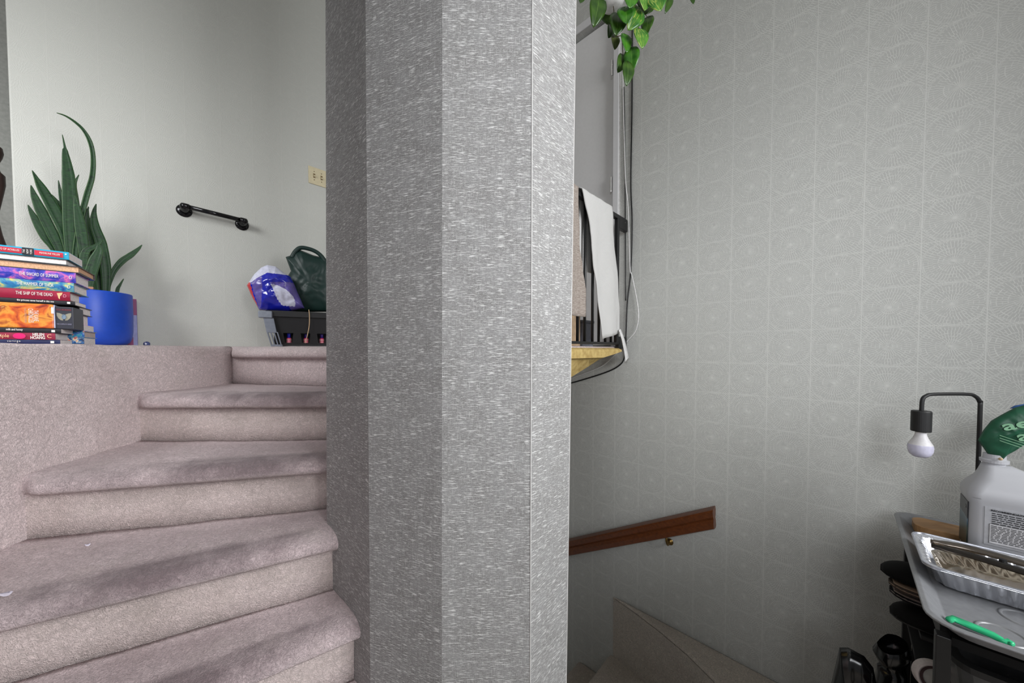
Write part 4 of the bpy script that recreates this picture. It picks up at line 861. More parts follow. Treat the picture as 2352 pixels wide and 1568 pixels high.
# ------------------------------------------------------------------ hanging pothos
pot = empty('hanging_plant', 'trailing green pothos in a white hanging pot above the stairs', 'hanging plant')
HY = 1.72
c = ony(1405, -60, HY); c = Vector((c.x, HY, 0)); hb = ony(1405, 20, HY).z
bm = bmesh.new(); lathe(bm, c + UP * hb, [(0, 0), (0.022, 0.001), (0.04, 0.008), (0.056, 0.025), (0.067, 0.055), (0.07, 0.10), (0.07, 0.125), (0.066, 0.125), (0.065, 0.105), (0, 0.105)], 36); put('pot', bm, WHITE, pot, smooth=True)
bm = bmesh.new(); lathe(bm, c + UP * (hb + 0.012) + Vector((0.006, -0.047, 0)), [(0, 0.001), (0.003, 0.0005), (0.003, -0.002)], 10, Vector((0, -1, -0.35)).normalized()); put('drain_hole', bm, BLACK, pot)
bm = bmesh.new(); lathe(bm, c + UP * (hb + 0.104), [(0.064, 0), (0.05, 0.008), (0, 0.012)], 24); put('soil', bm, plain((58, 44, 36), 0.95), pot)
bm = bmesh.new()
for k in range(3):
    a = k * 2.09 + 0.4; tube(bm, [c + UP * (hb + 0.12) + Vector((0.068 * math.cos(a), 0.068 * math.sin(a), 0)), c + UP * (hb + 0.45), c + UP * (CEIL + EYE)], 0.0015, 6)
put('hanging_cord', bm, WHITE, pot)
def leafmat(name, a, b_, var):
    g = G(name); oc = g.coord(); n1 = g.noise(oc, 26, 3); uvs = g.n('ShaderNodeSeparateXYZ'); g.put(uvs.inputs[0], g.coord('UV'))
    cc = g.ramp(n1, [(0.35, lin(a)), (0.68, lin(b_))])
    if var:
        st_n = g.noise(g.mapn(g.coord('UV'), (9, 1.6, 1)), 1.0, 3, 0.6, 0.6); cc = g.mix(g.M('MULTIPLY', g._mr(st_n, 0.53, 0.62), var), cc, lin((214, 224, 110)))
    vein = g._mr(g.M('ABSOLUTE', g.M('SUBTRACT', uvs.outputs[0], 0.5)), 0.03, 0.0)
    cc = g.mix(g.M('MULTIPLY', vein, 0.3), cc, lin((150, 190, 90)))
    g.set(cc, 0.3, spec=0.55, Subsurface_Weight=0.0); g.b.inputs['Transmission Weight'].default_value = 0.0
    return g.m
LM = [leafmat('pothos_green', (36, 94, 18), (80, 146, 38), 0), leafmat('pothos_deep', (40, 74, 20), (70, 108, 32), 0), leafmat('pothos_variegated', (50, 116, 34), (98, 160, 56), 0.7), leafmat('pothos_olive', (70, 84, 40), (96, 104, 56), 0)]
def hleaf(u0, v0, u1, v1, wpx, y, m=0, roll=0.0, fold=0.25, curl=0.12):
    """heart shaped leaf from its stalk end (u0, v0) to its tip (u1, v1)"""
    A = ony(u0, v0, y); B = ony(u1, v1, y - 0.02); ax = (B - A); ln = ax.length; T = ax.normalized(); N = Vector((0, -1, 0.1)); N = (N - T * N.dot(T)).normalized(); X = T.cross(N)
    X2 = X * math.cos(roll) + N * math.sin(roll); N2 = N * math.cos(roll) - X * math.sin(roll); hw = wpx * 1.18 * y / FPX * 0.5 / max(0.4, abs(math.cos(roll)))
    bm = bmesh.new(); uvl = bm.loops.layers.uv.new('UVMap'); rows = []; NT = 12
    for i in range(NT + 1):
        t = i / NT; w = hw * (math.sin(PI * min(1, t ** 0.74)) ** 0.68 if t < 1 else 0) + 0.0004; row = []
        lobe = -0.10 * ln * max(0, 1 - t / 0.25)
        for q in (-1, -0.6, -0.3, 0, 0.3, 0.6, 1):
            row.append(bm.verts.new(A + T * (ln * t + lobe * abs(q)) + X2 * w * q + N2 * (abs(q) * w * fold * 1.0 - q * q * w * fold * .5 - curl * ln * t * t + 0.06 * ln * math.sin(t * PI))))
        rows.append(row)
    for i in range(NT):
        for j in range(6):
            f = bm.faces.new((rows[i][j], rows[i][j + 1], rows[i + 1][j + 1], rows[i + 1][j]))
            for lp, (x, yv) in zip(f.loops, ((j, i), (j + 1, i), (j + 1, i + 1), (j, i + 1))): lp[uvl].uv = (x / 6, yv / NT)
    o = put('leaf', bm, LM[m], pot, smooth=True); md = o.modifiers.new('t', 'SOLIDIFY'); md.thickness = 0.0009; md.offset = 0; return o
for a in ((1376, -6, 1366, 55, 33, 1.70, 1, 0.2), (1396, -4, 1400, 52, 34, 1.78, 1, -0.5), (1420, 34, 1416, 76, 34, 1.70, 1, 0.15), (1402, 60, 1400, 84, 15, 1.74, 1, 0.6),
          (1436, 18, 1440, 50, 34, 1.66, 0, -0.1), (1446, -12, 1448, 14, 30, 1.64, 0, 0.2), (1468, 22, 1446, 64, 34, 1.68, 2, 0.3), (1472, -14, 1484, 19, 30, 1.66, 2, 0.4), (1500, -12, 1519, 20, 38, 1.66, 2, -0.2),
          (1482, 8, 1478, 30, 34, 1.72, 1, 0.2), (1490, 40, 1484, 76, 20, 1.70, 1, -0.5), (1466, 68, 1478, 106, 30, 1.66, 2, 0.2), (1412, 82, 1414, 110, 17, 1.72, 3, 0.2), (1434, 80, 1442, 116, 23, 1.68, 0, 0.3),
          (1450, 112, 1452, 158, 27, 1.68, 0, -0.4), (1430, 128, 1422, 163, 20, 1.70, 1, 0.4), (1441, 144, 1442, 192, 24, 1.66, 1, 0.2), (1540, -10, 1531, 26, 14, 1.70, 1, 0.3), (1584, -8, 1594, 6, 12, 1.72, 1, 0.1), (1526, -10, 1536, 4, 16, 1.74, 1, 0.2), (1336, -8, 1334, 4, 14, 1.74, 1, 0.2)):
    hleaf(*a)
MAT_STEM = plain((98, 84, 44), 0.6)
for pth, r in (([(1404, -20), (1410, 26), (1408, 62), (1416, 82), (1428, 84), (1430, 110), (1432, 128), (1440, 146)], 0.0018), ([(1450, -20), (1463, 6), (1470, 22), (1468, 45), (1466, 68)], 0.0018), ([(1463, 6), (1454, 14), (1440, 18)], 0.0014), ([(1478, 28), (1486, 38), (1492, 42)], 0.0013), ([(1426, 30), (1420, 34)], 0.0013), ([(1500, -20), (1526, 2), (1540, -6)], 0.0015), ([(1540, -6), (1566, -16), (1586, -8)], 0.0013), ([(1452, 86), (1448, 90), (1440, 84)], 0.0012), ([(1404, 50), (1402, 60)], 0.0012), ([(1444, 104), (1452, 112)], 0.0012), ([(1412, 70), (1413, 84)], 0.0012)):
    bm = bmesh.new(); tube(bm, smoothpath([ony(u, v, 1.71) for u, v in pth], 5), r, 7); put('stem', bm, MAT_STEM, pot, smooth=True)

# ------------------------------------------------------------------ shoe rack in the right corner and the things on it
TZ = -0.606                                                    # top surface of the tray
SBK = plain((12, 12, 13), 0.6, spec=0.2)
rack = empty('shoe_rack', 'black open shoe rack standing by the right wall under the grey tray', 'rack')
for (a, b, nm) in ((0.168, 1.19, 0), (0.178, 1.83, 0), (0.86, 1.20, 0), (0.86, 1.83, 0)):
    bm = bmesh.new(); wbox(bm, a - 0.011, a + 0.011, b - 0.012, b + 0.012, FLOOR, TZ - 0.016); put('post', bm, BLACK, rack, bevel=0.002)
for i, h in enumerate((-0.827, -0.947, -1.20)):
    bm = bmesh.new(); wbox(bm, 0.176, 0.88, 1.53 if i == 0 else 1.45, 1.815, h - 0.012, h); put('shelf', bm, BLACKM, rack, bevel=0.002)
for b in (1.20, 1.83):
    bm = bmesh.new(); wbox(bm, 0.180, 0.842, b - 0.012, b + 0.012, TZ - 0.034, TZ - 0.016); put('top_rail', bm, SBK, rack)
for a in (0.180, 0.86):
    bm = bmesh.new(); wbox(bm, a - 0.012, a + 0.012, 1.22, 1.81, TZ - 0.05, TZ - 0.016); put('side_rail', bm, BLACK, rack)
bm = bmesh.new(); wbox(bm, 0.19, 0.86, 1.816, 1.822, -1.42, TZ - 0.06); put('dark_inside_sheet', bm, BLACK, rack)  # black sheet standing in for the shade inside the rack
TRAYM = plain((142, 143, 146), 0.36, 0.35, grain=0.05)
tray = empty('tray', 'large grey metal baking tray with embossed rings lying on the rack', 'tray')
def tring(a0, a1, b0, b1, h, r, n=6):
    out = []
    for ca, cb, s in ((a1 - r, b0 + r, -90), (a1 - r, b1 - r, 0), (a0 + r, b1 - r, 90), (a0 + r, b0 + r, 180)):
        for k in range(n): t = math.radians(s + 90 * k / (n - 1)); out.append(W(ca + r * math.cos(t), cb + r * math.sin(t), h))
    return out
def loftrings(bm, R, capend=True, capstart=True, mi=0):
    V_ = [[bm.verts.new(p) for p in r] for r in R]; n = len(V_[0])
    for x, y in zip(V_, V_[1:]):
        for i in range(n): bm.faces.new((x[i], x[(i + 1) % n], y[(i + 1) % n], y[i])).material_index = mi
    if capstart: bm.faces.new(V_[0])
    if capend: bm.faces.new(V_[-1])
A0, A1_, B0_, B1_ = 0.140, 0.90, 1.150, 1.872
bm = bmesh.new()
loftrings(bm, [tring(A0 + .035, A1_ - .035, B0_ + .035, B1_ - .035, TZ - 0.010, .04), tring(A0 + .012, A1_ - .012, B0_ + .012, B1_ - .012, TZ + 0.016, .045), tring(A0, A1_, B0_, B1_, TZ + 0.018, .05), tring(A0, A1_, B0_, B1_, TZ + 0.023, .05), tring(A0 + .010, A1_ - .010, B0_ + .010, B1_ - .010, TZ + 0.0245, .045), tring(A0 + .016, A1_ - .016, B0_ + .016, B1_ - .016, TZ + 0.020, .04), tring(A0 + .038, A1_ - .038, B0_ + .038, B1_ - .038, TZ, .04)])
put('pan', bm, TRAYM, tray, smooth=False, bevel=0.002)
for a in (0.255, 0.385, 0.515):
    for b in (1.245, 1.345):
        bm = bmesh.new(); lathe(bm, W(a + (0.05 if b > 1.3 else 0), b, TZ), [(0.030, 0), (0.032, 0.0022), (0.035, 0.0022), (0.037, 0)], 32); put('embossed_ring', bm, TRAYM, tray, smooth=True)
# lamp with the levitating style bulb
lamp = empty('table_lamp', 'black arched desk lamp with a bare white bulb on a wooden base', 'lamp')
WOODL = wood('beech', (150, 112, 72), (178, 138, 94), (4, 40, 40), 0.5, (0, 0, 0.76))
bm = bmesh.new(); loftrings(bm, [tring(0.182, 0.42, 1.735, 1.830, TZ + 0.001, .03), tring(0.180, 0.422, 1.733, 1.832, TZ + 0.003, .03), tring(0.180, 0.422, 1.733, 1.832, TZ + 0.026, .03), tring(0.183, 0.419, 1.736, 1.829, TZ + 0.028, .028)]); put('base', bm, WOODL, lamp)
LY = 1.083
top = ony(2180, 905, LY).z; pp = ony(2249, 1000, LY); bb = ony(2116, 960, LY)
path = [Vector((pp.x, LY, zz(TZ + 0.026))), Vector((pp.x, LY, top - 0.06)), Vector((pp.x - 0.002, LY, top - 0.025)), Vector((pp.x - 0.018, LY, top - 0.006)), Vector((pp.x - 0.045, LY, top)), Vector((bb.x + 0.04, LY, top)), Vector((bb.x + 0.014, LY, top - 0.005)), Vector((bb.x + 0.002, LY, top - 0.018)), Vector((bb.x, LY, top - 0.055))]
bm = bmesh.new(); tube(bm, smoothpath(path, 6), 0.0052, 14); put('arm', bm, BLACKM, lamp, smooth=True)
sT = ony(2116, 943, LY).z; sB = ony(2116, 990, LY).z
bm = bmesh.new(); lathe(bm, Vector((bb.x, LY, sB)), [(0, 0.004), (0.020, 0.002), (0.0215, 0), (0.0225, 0.002), (0.0225, sT - sB - 0.003), (0.021, sT - sB), (0, sT - sB)], 32); put('socket', bm, BLACKM, lamp, smooth=False)
bL = ony(2116, 1050, LY).z
bm = bmesh.new(); H = sB - bL; lathe(bm, Vector((bb.x, LY, bL)), [(0.0115, H + 0.002), (0.013, H * .86), (0.0165, H * .74), (0.0225, H * .60), (0.0268, H * .50)], 36); put('bulb_collar', bm, plain((216, 214, 216), 0.5), lamp, smooth=True)
bm = bmesh.new(); lathe(bm, Vector((bb.x, LY, bL)), [(0.0268, H * .50), (0.0283, H * .40), (0.0275, H * .26), (0.0235, H * .12), (0.0150, H * .03), (0, 0)], 36)
put('bulb', bm, plain((206, 204, 224), 0.25, spec=0.6), lamp, smooth=True)
# translucent jug
jug = empty('jug', 'frosted white plastic jug with a printed label and moulded handle on the tray', 'jug')
g = G('frosted_plastic'); g.set(lin((196, 197, 202)), 0.4, spec=0.4, Transmission_Weight=0.12, Subsurface_Weight=0.0); MAT_JUG = g.m
JA, JB = 0.268, 1.612; JL, JD = 0.185, 0.115
bm = bmesh.new()
def jr(ins, h, r): return tring(JA + ins, JA + JL - ins, JB + ins * .8, JB + JD - ins * .8, TZ + h, r, 8)
rings_ = [jr(0.012, 0.001, .02), jr(0.003, 0.006, .022), jr(0.0, 0.018, .022), jr(0.0, 0.170, .022), jr(-0.004, 0.182, .024), jr(-0.003, 0.200, .024), jr(0.004, 0.218, .026), jr(0.018, 0.240, .028)]
JN = W(0.320, 1.682, 0)
for hh, f in ((0.256, 0.45), (0.268, 0.72), (0.276, 0.9)):
    R_ = jr(0.018, hh, .028); cc = JN + UP * (TZ + hh); rings_.append([p.lerp(Vector((cc.x, cc.y, p.z)) + (p - Vector((cc.x, cc.y, p.z))).normalized() * 0.021, f) for p in R_])
loftrings(bm, rings_); put('body', bm, MAT_JUG, jug, smooth=True)
bm = bmesh.new(); lathe(bm, Vector((JN.x, JN.y, zz(TZ + 0.270))), [(0.021, 0), (0.020, 0.010), (0.026, 0.012), (0.0265, 0.020), (0.021, 0.022), (0.0205, 0.036), (0.017, 0.036), (0.0165, 0.0), (0, 0)], 28); put('neck', bm, MAT_JUG, jug, smooth=False)
bm = bmesh.new(); secs = []
for h, ac, w, bf in ((0.274, 0.320, 0.017, 1.664), (0.258, 0.320, 0.019, 1.656), (0.242, 0.321, 0.020, 1.643), (0.226, 0.324, 0.022, 1.631), (0.212, 0.330, 0.030, 1.621), (0.201, 0.342, 0.048, 1.614), (0.193, 0.354, 0.074, 1.610), (0.186, JA + JL / 2, 0.090, 1.609)):
    secs.append(tring(ac - w, ac + w, bf, 1.690, TZ + h, min(0.012, w * .5), 5))
loftrings(bm, secs); put('handle', bm, MAT_JUG, jug, smooth=True)
bm = bmesh.new(); obox(bm, W(JA + 0.026, JB - 0.0016, TZ + 0.062), DR * 0.14, DL * 0.0018, UP * 0.106); put('front_label', bm, plain((176, 177, 182), 0.45), jug)
bm = bmesh.new(); obox(bm, W(JA + 0.034, JB - 0.0022, TZ + 0.068), DR * 0.132, DL * 0.0012, UP * 0.054); put('label_frame', bm, plain((46, 46, 48), 0.5), jug)
bm = bmesh.new(); obox(bm, W(JA + 0.0347, JB - 0.0028, TZ + 0.0687), DR * 0.131, DL * 0.0012, UP * 0.0526); put('label_panel', bm, plain((206, 206, 210), 0.5), jug)
INK = plain((40, 40, 44), 0.6)
bm = bmesh.new(); rl = random.Random(3)
def line(h, a0, a1, th, bmx, y=0.0030):
    a = a0
    while a < a1:
        w = rl.uniform(0.004, 0.012); obox(bmx, W(JA + a, JB - y, TZ + h), DR * min(w, a1 - a), DL * 0.0006, UP * th); a += w + 0.0022
for i, h in enumerate((0.151, 0.1455, 0.140, 0.1345, 0.129, 0.1235)): line(h, 0.038, 0.16 - 0.02 * (i % 3), 0.0024, bm, 0.0022)
for i in range(11): line(0.1165 - i * 0.0042, 0.037, 0.162 - 0.012 * (i % 4), 0.0017, bm, 0.0034)
put('label_print', bm, INK, jug)
text('label_heading', 'RECOMMENDATIONS', 0.0064, W(JA + 0.036, JB - 0.0024, TZ + 0.160), DR, UP, INK, jug, 'LEFT', 0.0003, 1.05, 0.0002)
g = G('label_photo'); n_ = g.noise(g.coord(), 22, 4); sz = g.n('ShaderNodeSeparateXYZ'); g.put(sz.inputs[0], g.coord()); hz = g._mr(sz.outputs[2], zz(TZ + 0.04), zz(TZ + 0.17))
cc = g.ramp(g.M('ADD', hz, g.M('MULTIPLY', g.M('SUBTRACT', n_, 0.5), 0.35)), [(0.15, lin((34, 46, 36))), (0.35, lin((60, 76, 62))), (0.5, lin((58, 84, 100))), (0.62, lin((96, 116, 128))), (0.66, lin((40, 40, 44)))]); g.set(cc, 0.35)
bm = bmesh.new(); obox(bm, W(JA - 0.0016, JB + 0.014, TZ + 0.03), DR * 0.0018, DL * 0.085, UP * 0.138); put('side_label', bm, g.m, jug)
text('brand_letter', 'X', 0.014, W(JA - 0.002, JB + 0.03, TZ + 0.150), -DL, UP, plain((150, 150, 150), 0.5), jug, 'CENTER')
# green printed bag resting on the jug
gn = Vector((-0.62, -0.78, 0)).normalized(); gp = Vector((JN.x, JN.y, 0)) + gn * 0.012
pol = [onp(u, v, gp, gn) for u, v in ((2300, 1058), (2268, 1042), (2246, 1010), (2258, 988), (2276, 966), (2300, 952), (2330, 936), (2352, 930), (2400, 918), (2440, 940), (2450, 990), (2400, 1004), (2352, 1022), (2334, 1034), (2312, 1046))]
gb2 = inflate('soil_bag', pol, gn, 0.020, 0.016, plain((30, 84, 60), 0.4, spec=0.4), None, 14, 7, 0.006, 30, power=0.6)
tag(gb2, 'folded green plastic bag with pale letters slumped over the jug', 'bag')
PG = plain((128, 176, 140), 0.5); ex = Vector((gn.y, -gn.x, 0)); ex = ex if ex.x > 0 else -ex
tx = (ex * 0.93 + UP * 0.36).normalized(); ty = (UP * 0.93 - ex * 0.36).normalized()
text('bag_letters', 'ae', 0.036, onp(2302, 980, gp + gn * 0.023, gn), tx, ty, PG, gb2, 'LEFT', 0.0006, 1.5, 0.0008)
text('bag_letters', 'a', 0.036, onp(2336, 1004, gp + gn * 0.023, gn), tx, ty, PG, gb2, 'LEFT', 0.0006, 1.3, 0.0008)
bm = bmesh.new()
for i in range(3): obox(bm, onp(2296, 1000 + i * 6, gp + gn * 0.0215, gn), (ex * 0.93 - UP * 0.36) * 0.045, gn * 0.0005, UP * 0.0016)
put('bag_print', bm, PG, gb2)
bm = bmesh.new(); lathe(bm, onp(2297, 1054, gp + gn * 0.012, gn), [(0, 0), (0.004, 0.001), (0.004, 0.005), (0.0025, 0.008), (0, 0.009)], 12, (gn + UP * .3).normalized()); put('bag_knot', bm, plain((206, 180, 140), 0.5), gb2, smooth=True)
pol = [onp(u, v, gp - gn * 0.025, gn) for u, v in ((2318, 938), (2330, 931), (2360, 926), (2420, 918), (2420, 932), (2352, 938))]
tag(inflate('blue_clip', pol, gn, 0.006, 0.006, plain((50, 96, 160), 0.4), None, 5, 4), 'blue plastic piece poking up behind the green bag', 'clip')
# clear fluted tray
g = G('clear_plastic'); g.set(lin((218, 220, 226)), 0.2, 0.7, spec=0.6); g.bump(g.noise(g.mapn(g.coord(), (60, 60, 20)), 1.0, 2), 0.5, 0.004); FOIL = g.m
clr = empty('foil_tray', 'shiny fluted foil tray holding tongs on the grey baking tray', 'tray')
def fl(a0, a1, b0, b1, h, amp, N=96, r=.03):
    out = []; R_ = tring(a0, a1, b0, b1, h, r, 12); L = len(R_); cen = W((a0 + a1) / 2, (b0 + b1) / 2, h)
    for i in range(L):
        p, q = R_[i], R_[(i + 1) % L]; m = max(1, int((q - p).length / 0.0045))
        for k in range(m): out.append(p.lerp(q, k / m))
    acc = 0; res = []
    for i, p in enumerate(out):
        q = out[(i + 1) % len(out)]; d = (q - out[i - 1]).normalized(); nn = Vector((-d.y, d.x, 0)); res.append(p + nn * amp * math.sin(2 * PI * acc / 0.020)); acc += (q - p).length
    return res
def resamp(P, n):
    L = [0]
    for i in range(len(P)): L.append(L[-1] + (P[(i + 1) % len(P)] - P[i]).length)
    out = []; j = 0
    for k in range(n):
        t = L[-1] * k / n
        while L[j + 1] < t: j += 1
        out.append(P[j].lerp(P[(j + 1) % len(P)], (t - L[j]) / max(1e-9, L[j + 1] - L[j])))
    return out
NR = 420; c0, c1, d0, d1 = 0.160, 0.52, 1.360, 1.590
R_ = [fl(c0 + .03, c1 - .03, d0 + .03, d1 - .03, TZ + 0.003, 0), fl(c0 + .026, c1 - .026, d0 + .026, d1 - .026, TZ + 0.006, 0.0026), fl(c0 + .014, c1 - .014, d0 + .014, d1 - .014, TZ + 0.050, 0.0030), fl(c0 + .010, c1 - .010, d0 + .010, d1 - .010, TZ + 0.057, 0), fl(c0, c1, d0, d1, TZ + 0.057, 0), fl(c0 - .003, c1 + .003, d0 - .003, d1 + .003, TZ + 0.054, 0), fl(c0 - .003, c1 + .003, d0 - .003, d1 + .003, TZ + 0.052, 0)]
bm = bmesh.new(); loftrings(bm, [resamp(r, NR) for r in R_], capend=False, capstart=True)
o = put('tray_wall', bm, FOIL, clr, smooth=True); md = o.modifiers.new('t', 'SOLIDIFY'); md.thickness = 0.0006
bm = bmesh.new(); rim = [p + UP * 0.001 for p in resamp(fl(c0 - .002, c1 + .002, d0 - .002, d1 + .002, TZ + 0.056, 0), 120)]; tube(bm, rim + [rim[0]], 0.0028, 8, cap=False); put('rolled_rim', bm, plain((190, 192, 202), 0.2, 0.7), clr, smooth=True)
bm = bmesh.new(); loftrings(bm, [resamp(fl(c0 + .055, c1 - .06, d0 + .05, d1 - .05, TZ + 0.006, 0), 200), resamp(fl(c0 + .050, c1 - .05, d0 + .045, d1 - .045, TZ + 0.009, 0.002), 200), resamp(fl(c0 + .036, c1 - .04, d0 + .036, d1 - .036, TZ + 0.030, 0.003), 200), resamp(fl(c0 + .030, c1 - .03, d0 + .030, d1 - .030, TZ + 0.032, 0.0), 200)], capend=False)
o = put('foil_pan', bm, plain((226, 214, 196), 0.18, 0.95), smooth=True); md = o.modifiers.new('t', 'SOLIDIFY'); md.thickness = 0.0005; tag(o, 'warm silver crinkled foil pan nested inside the shiny fluted tray', 'pan')
# tongs
tg = empty('tongs', 'dark steel kitchen tongs lying across the foil tray', 'tongs'); STEEL = plain((120, 112, 104), 0.25, 0.9)
for k, (off, hz_) in enumerate(((0.0, 0.0), (0.034, 0.006))):
    pts = [W(0.185, 1.49 + off * .4, TZ + 0.063 + hz_), W(0.25, 1.478 + off, TZ + 0.067 + hz_), W(0.33, 1.452 + off * 1.3, TZ + 0.068 + hz_), W(0.42, 1.43 + off * 1.2, TZ + 0.066 + hz_), W(0.56, 1.40 + off * .6, TZ + 0.064 + hz_)]
    bm = bmesh.new(); rows = []
    sm = smoothpath(pts, 6)
    for i, p in enumerate(sm):
        w = 0.010 + 0.004 * math.sin(i / len(sm) * PI) - (0.005 if i < 3 else 0)
        rows.append([bm.verts.new(p + DL * w + UP * .003), bm.verts.new(p + DL * w * .5 + UP * .006), bm.verts.new(p - DL * w * .5 + UP * .006), bm.verts.new(p - DL * w + UP * .001), bm.verts.new(p - DL * w * .9 - UP * .004), bm.verts.new(p + DL * w * .9 - UP * .001)])
    for i in range(len(rows) - 1):
        for j in range(6): bm.faces.new((rows[i][j], rows[i][(j + 1) % 6], rows[i + 1][(j + 1) % 6], rows[i + 1][j]))
    bm.faces.new(rows[0]); bm.faces.new(rows[-1]); put('arm', bm, STEEL if k else plain((70, 66, 62), 0.3, 0.9), tg, smooth=True)
bm = bmesh.new(); lathe(bm, W(0.30, 1.478, TZ + 0.071), [(0, 0.008), (0.006, 0.007), (0.007, 0.0)], 14); put('rivet', bm, BLACK, tg)
fk = empty('fork', 'steel fork lying at the back of the foil tray beside the tongs', 'fork')
bm = bmesh.new(); tube(bm, smoothpath([W(0.24, 1.548, TZ + 0.052), W(0.30, 1.540, TZ + 0.060), W(0.36, 1.530, TZ + 0.056), W(0.46, 1.515, TZ + 0.056)], 5), [0.006] * 5 + [0.004] * 5 + [0.005] * 6, 8); put('handle', bm, STEEL, fk, smooth=True)
for q in (-0.006, -0.002, 0.002, 0.006):
    bm = bmesh.new(); tube(bm, [W(0.245, 1.547 + q, TZ + 0.054), W(0.222, 1.549 + q, TZ + 0.058), W(0.205, 1.552 + q, TZ + 0.054)], [0.0016, 0.0014, 0.0007], 6); put('tine', bm, STEEL, fk, smooth=True)
bm = bmesh.new(); lathe(bm, W(0.385, 1.500, TZ + 0.036), [(0, 0.024), (0.012, 0.022), (0.021, 0.014), (0.024, 0.004), (0.022, 0.0), (0, 0.0)], 28); tag(put('white_dish', bm, plain((196, 194, 206), 0.3), smooth=True), 'rounded white plastic dish lying inside the foil tray near the jug', 'dish')
# green peeler
bm = bmesh.new(); rows = []
gz = TZ + 0.004
P_ = [(2180, 1424, 7), (2190, 1421, 10), (2240, 1442, 12), (2280, 1459, 11), (2300, 1470, 7), (2309, 1475, 4), (2316, 1474, 8), (2324, 1480, 7), (2328, 1482, 2)]
cs = [onz(u, v, gz + 0.006) for u, v, w in P_]
for i, (p, (u, v, w)) in enumerate(zip(cs, P_)):
    T = (cs[min(i + 1, len(cs) - 1)] - cs[max(0, i - 1)]).normalized(); B = UP.cross(T).normalized(); w = w * 0.0009
    rows.append([bm.verts.new(p + B * w + UP * 0.000), bm.verts.new(p + B * w * .7 + UP * 0.005), bm.verts.new(p - B * w * .7 + UP * 0.005), bm.verts.new(p - B * w), bm.verts.new(p - B * w * .6 - UP * 0.004), bm.verts.new(p + B * w * .6 - UP * 0.004)])
for i in range(len(rows) - 1):
    for j in range(6): bm.faces.new((rows[i][j], rows[i][(j + 1) % 6], rows[i + 1][(j + 1) % 6], rows[i + 1][j]))
bm.faces.new(rows[0]); bm.faces.new(rows[-1]); tag(put('plastic_knife', bm, plain((46, 190, 130), 0.3), smooth=True), 'mint green plastic utensil on the front edge of the grey tray', 'utensil')
# shoes on the rack
def shoe(name, label, a, b, h, ang, ln, wd, th, mat, sole, insole, open_=True, lift=0.0, group=None):
    """shoe: sole, upper with a rounded toe and an open back, insole; toe towards -a turned by ang"""
    o = empty(name, label, 'shoe', group); T = (-DR * math.cos(ang) + DL * math.sin(ang)); T.z = lift; T.normalize(); X = T.cross(UP).normalized(); N = X.cross(T).normalized(); N = N if N.z > 0 else -N
    O = W(a, b, h); 
    def wf(t): return wd * (0.80 + 0.24 * math.sin((t - .25) * 4.2)) * (1 if t < .82 else math.sqrt(max(0.02, 1 - ((t - .82) / .185) ** 2))) * (1 if t > .1 else math.sqrt(max(.1, 1 - ((.1 - t) / .12) ** 2)))
    def slab(nm, t0, t1, z0_, z1_, m, k=1.0):
        bm = bmesh.new(); rows = []
        for i in range(19):
            t = t0 + (t1 - t0) * i / 18; w = wf(t) * k * .5; p = O + T * (ln * t)
            rows.append([bm.verts.new(p + X * w + N * z0_), bm.verts.new(p + X * w + N * z1_), bm.verts.new(p - X * w + N * z1_), bm.verts.new(p - X * w + N * z0_)])
        for i in range(18):
            for j in range(4): bm.faces.new((rows[i][j], rows[i][(j + 1) % 4], rows[i + 1][(j + 1) % 4], rows[i + 1][j]))
        bm.faces.new(rows[0]); bm.faces.new(rows[-1]); put(nm, bm, m, o, bevel=0.002)
    slab('sole', 0.0, 1.0, 0, 0.012, sole); slab('insole', 0.02, 0.96, 0.012, 0.016, insole, 0.9)
    bm = bmesh.new(); rows = []; t0 = 0.42 if open_ else 0.05
    for i in range(17):
        t = t0 + (1.0 - t0) * i / 16; w = wf(t) * .5 * 1.02; hh = th * math.sqrt(max(0.0, 1 - max(0, (t - 0.45) / 0.56) ** 2.2)) * (1 if t > .15 else .9); p = O + T * (ln * t); row = []
        for j in range(13): an = PI * j / 12; row.append(bm.verts.new(p + X * w * math.cos(an) + N * (0.006 + hh * math.sin(an) ** .8)))
        rows.append(row)
    for i in range(16):
        for j in range(12): bm.faces.new((rows[i][j], rows[i][j + 1], rows[i + 1][j + 1], rows[i + 1][j]))
    u = put('upper', bm, mat, o, smooth=True); md = u.modifiers.new('t', 'SOLIDIFY'); md.thickness = 0.003
    return o
SB = plain((11, 11, 12), 0.75, spec=0.2); TAN = plain((150, 128, 110), 0.7); SG = plain((112, 104, 102), 0.7)
shoe('slipper', 'black slipper sticking out at the top of the shoe pile left of the tray', 0.338, 1.615, -0.716, 0.06, 0.240, 0.104, 0.044, SB, SB, SB, lift=0.02)
shoe('slipper', 'tan soled sandal under the topmost black slipper', 0.330, 1.60, -0.738, 0.0, 0.215, 0.090, 0.012, TAN, plain((60, 48, 40), 0.7), TAN, lift=0.02)
shoe('slipper', 'grey lined black clog in the middle of the shoe pile', 0.340, 1.60, -0.762, 0.05, 0.222, 0.096, 0.016, SG, SB, plain((150, 136, 130), 0.8), lift=0.0)
shoe('shoe', 'black shoe with a dark mouth at the bottom of the shoe pile', 0.345, 1.60, -0.826, 0.0, 0.226, 0.100, 0.050, SB, plain((30, 29, 28), 0.5), SB, True)
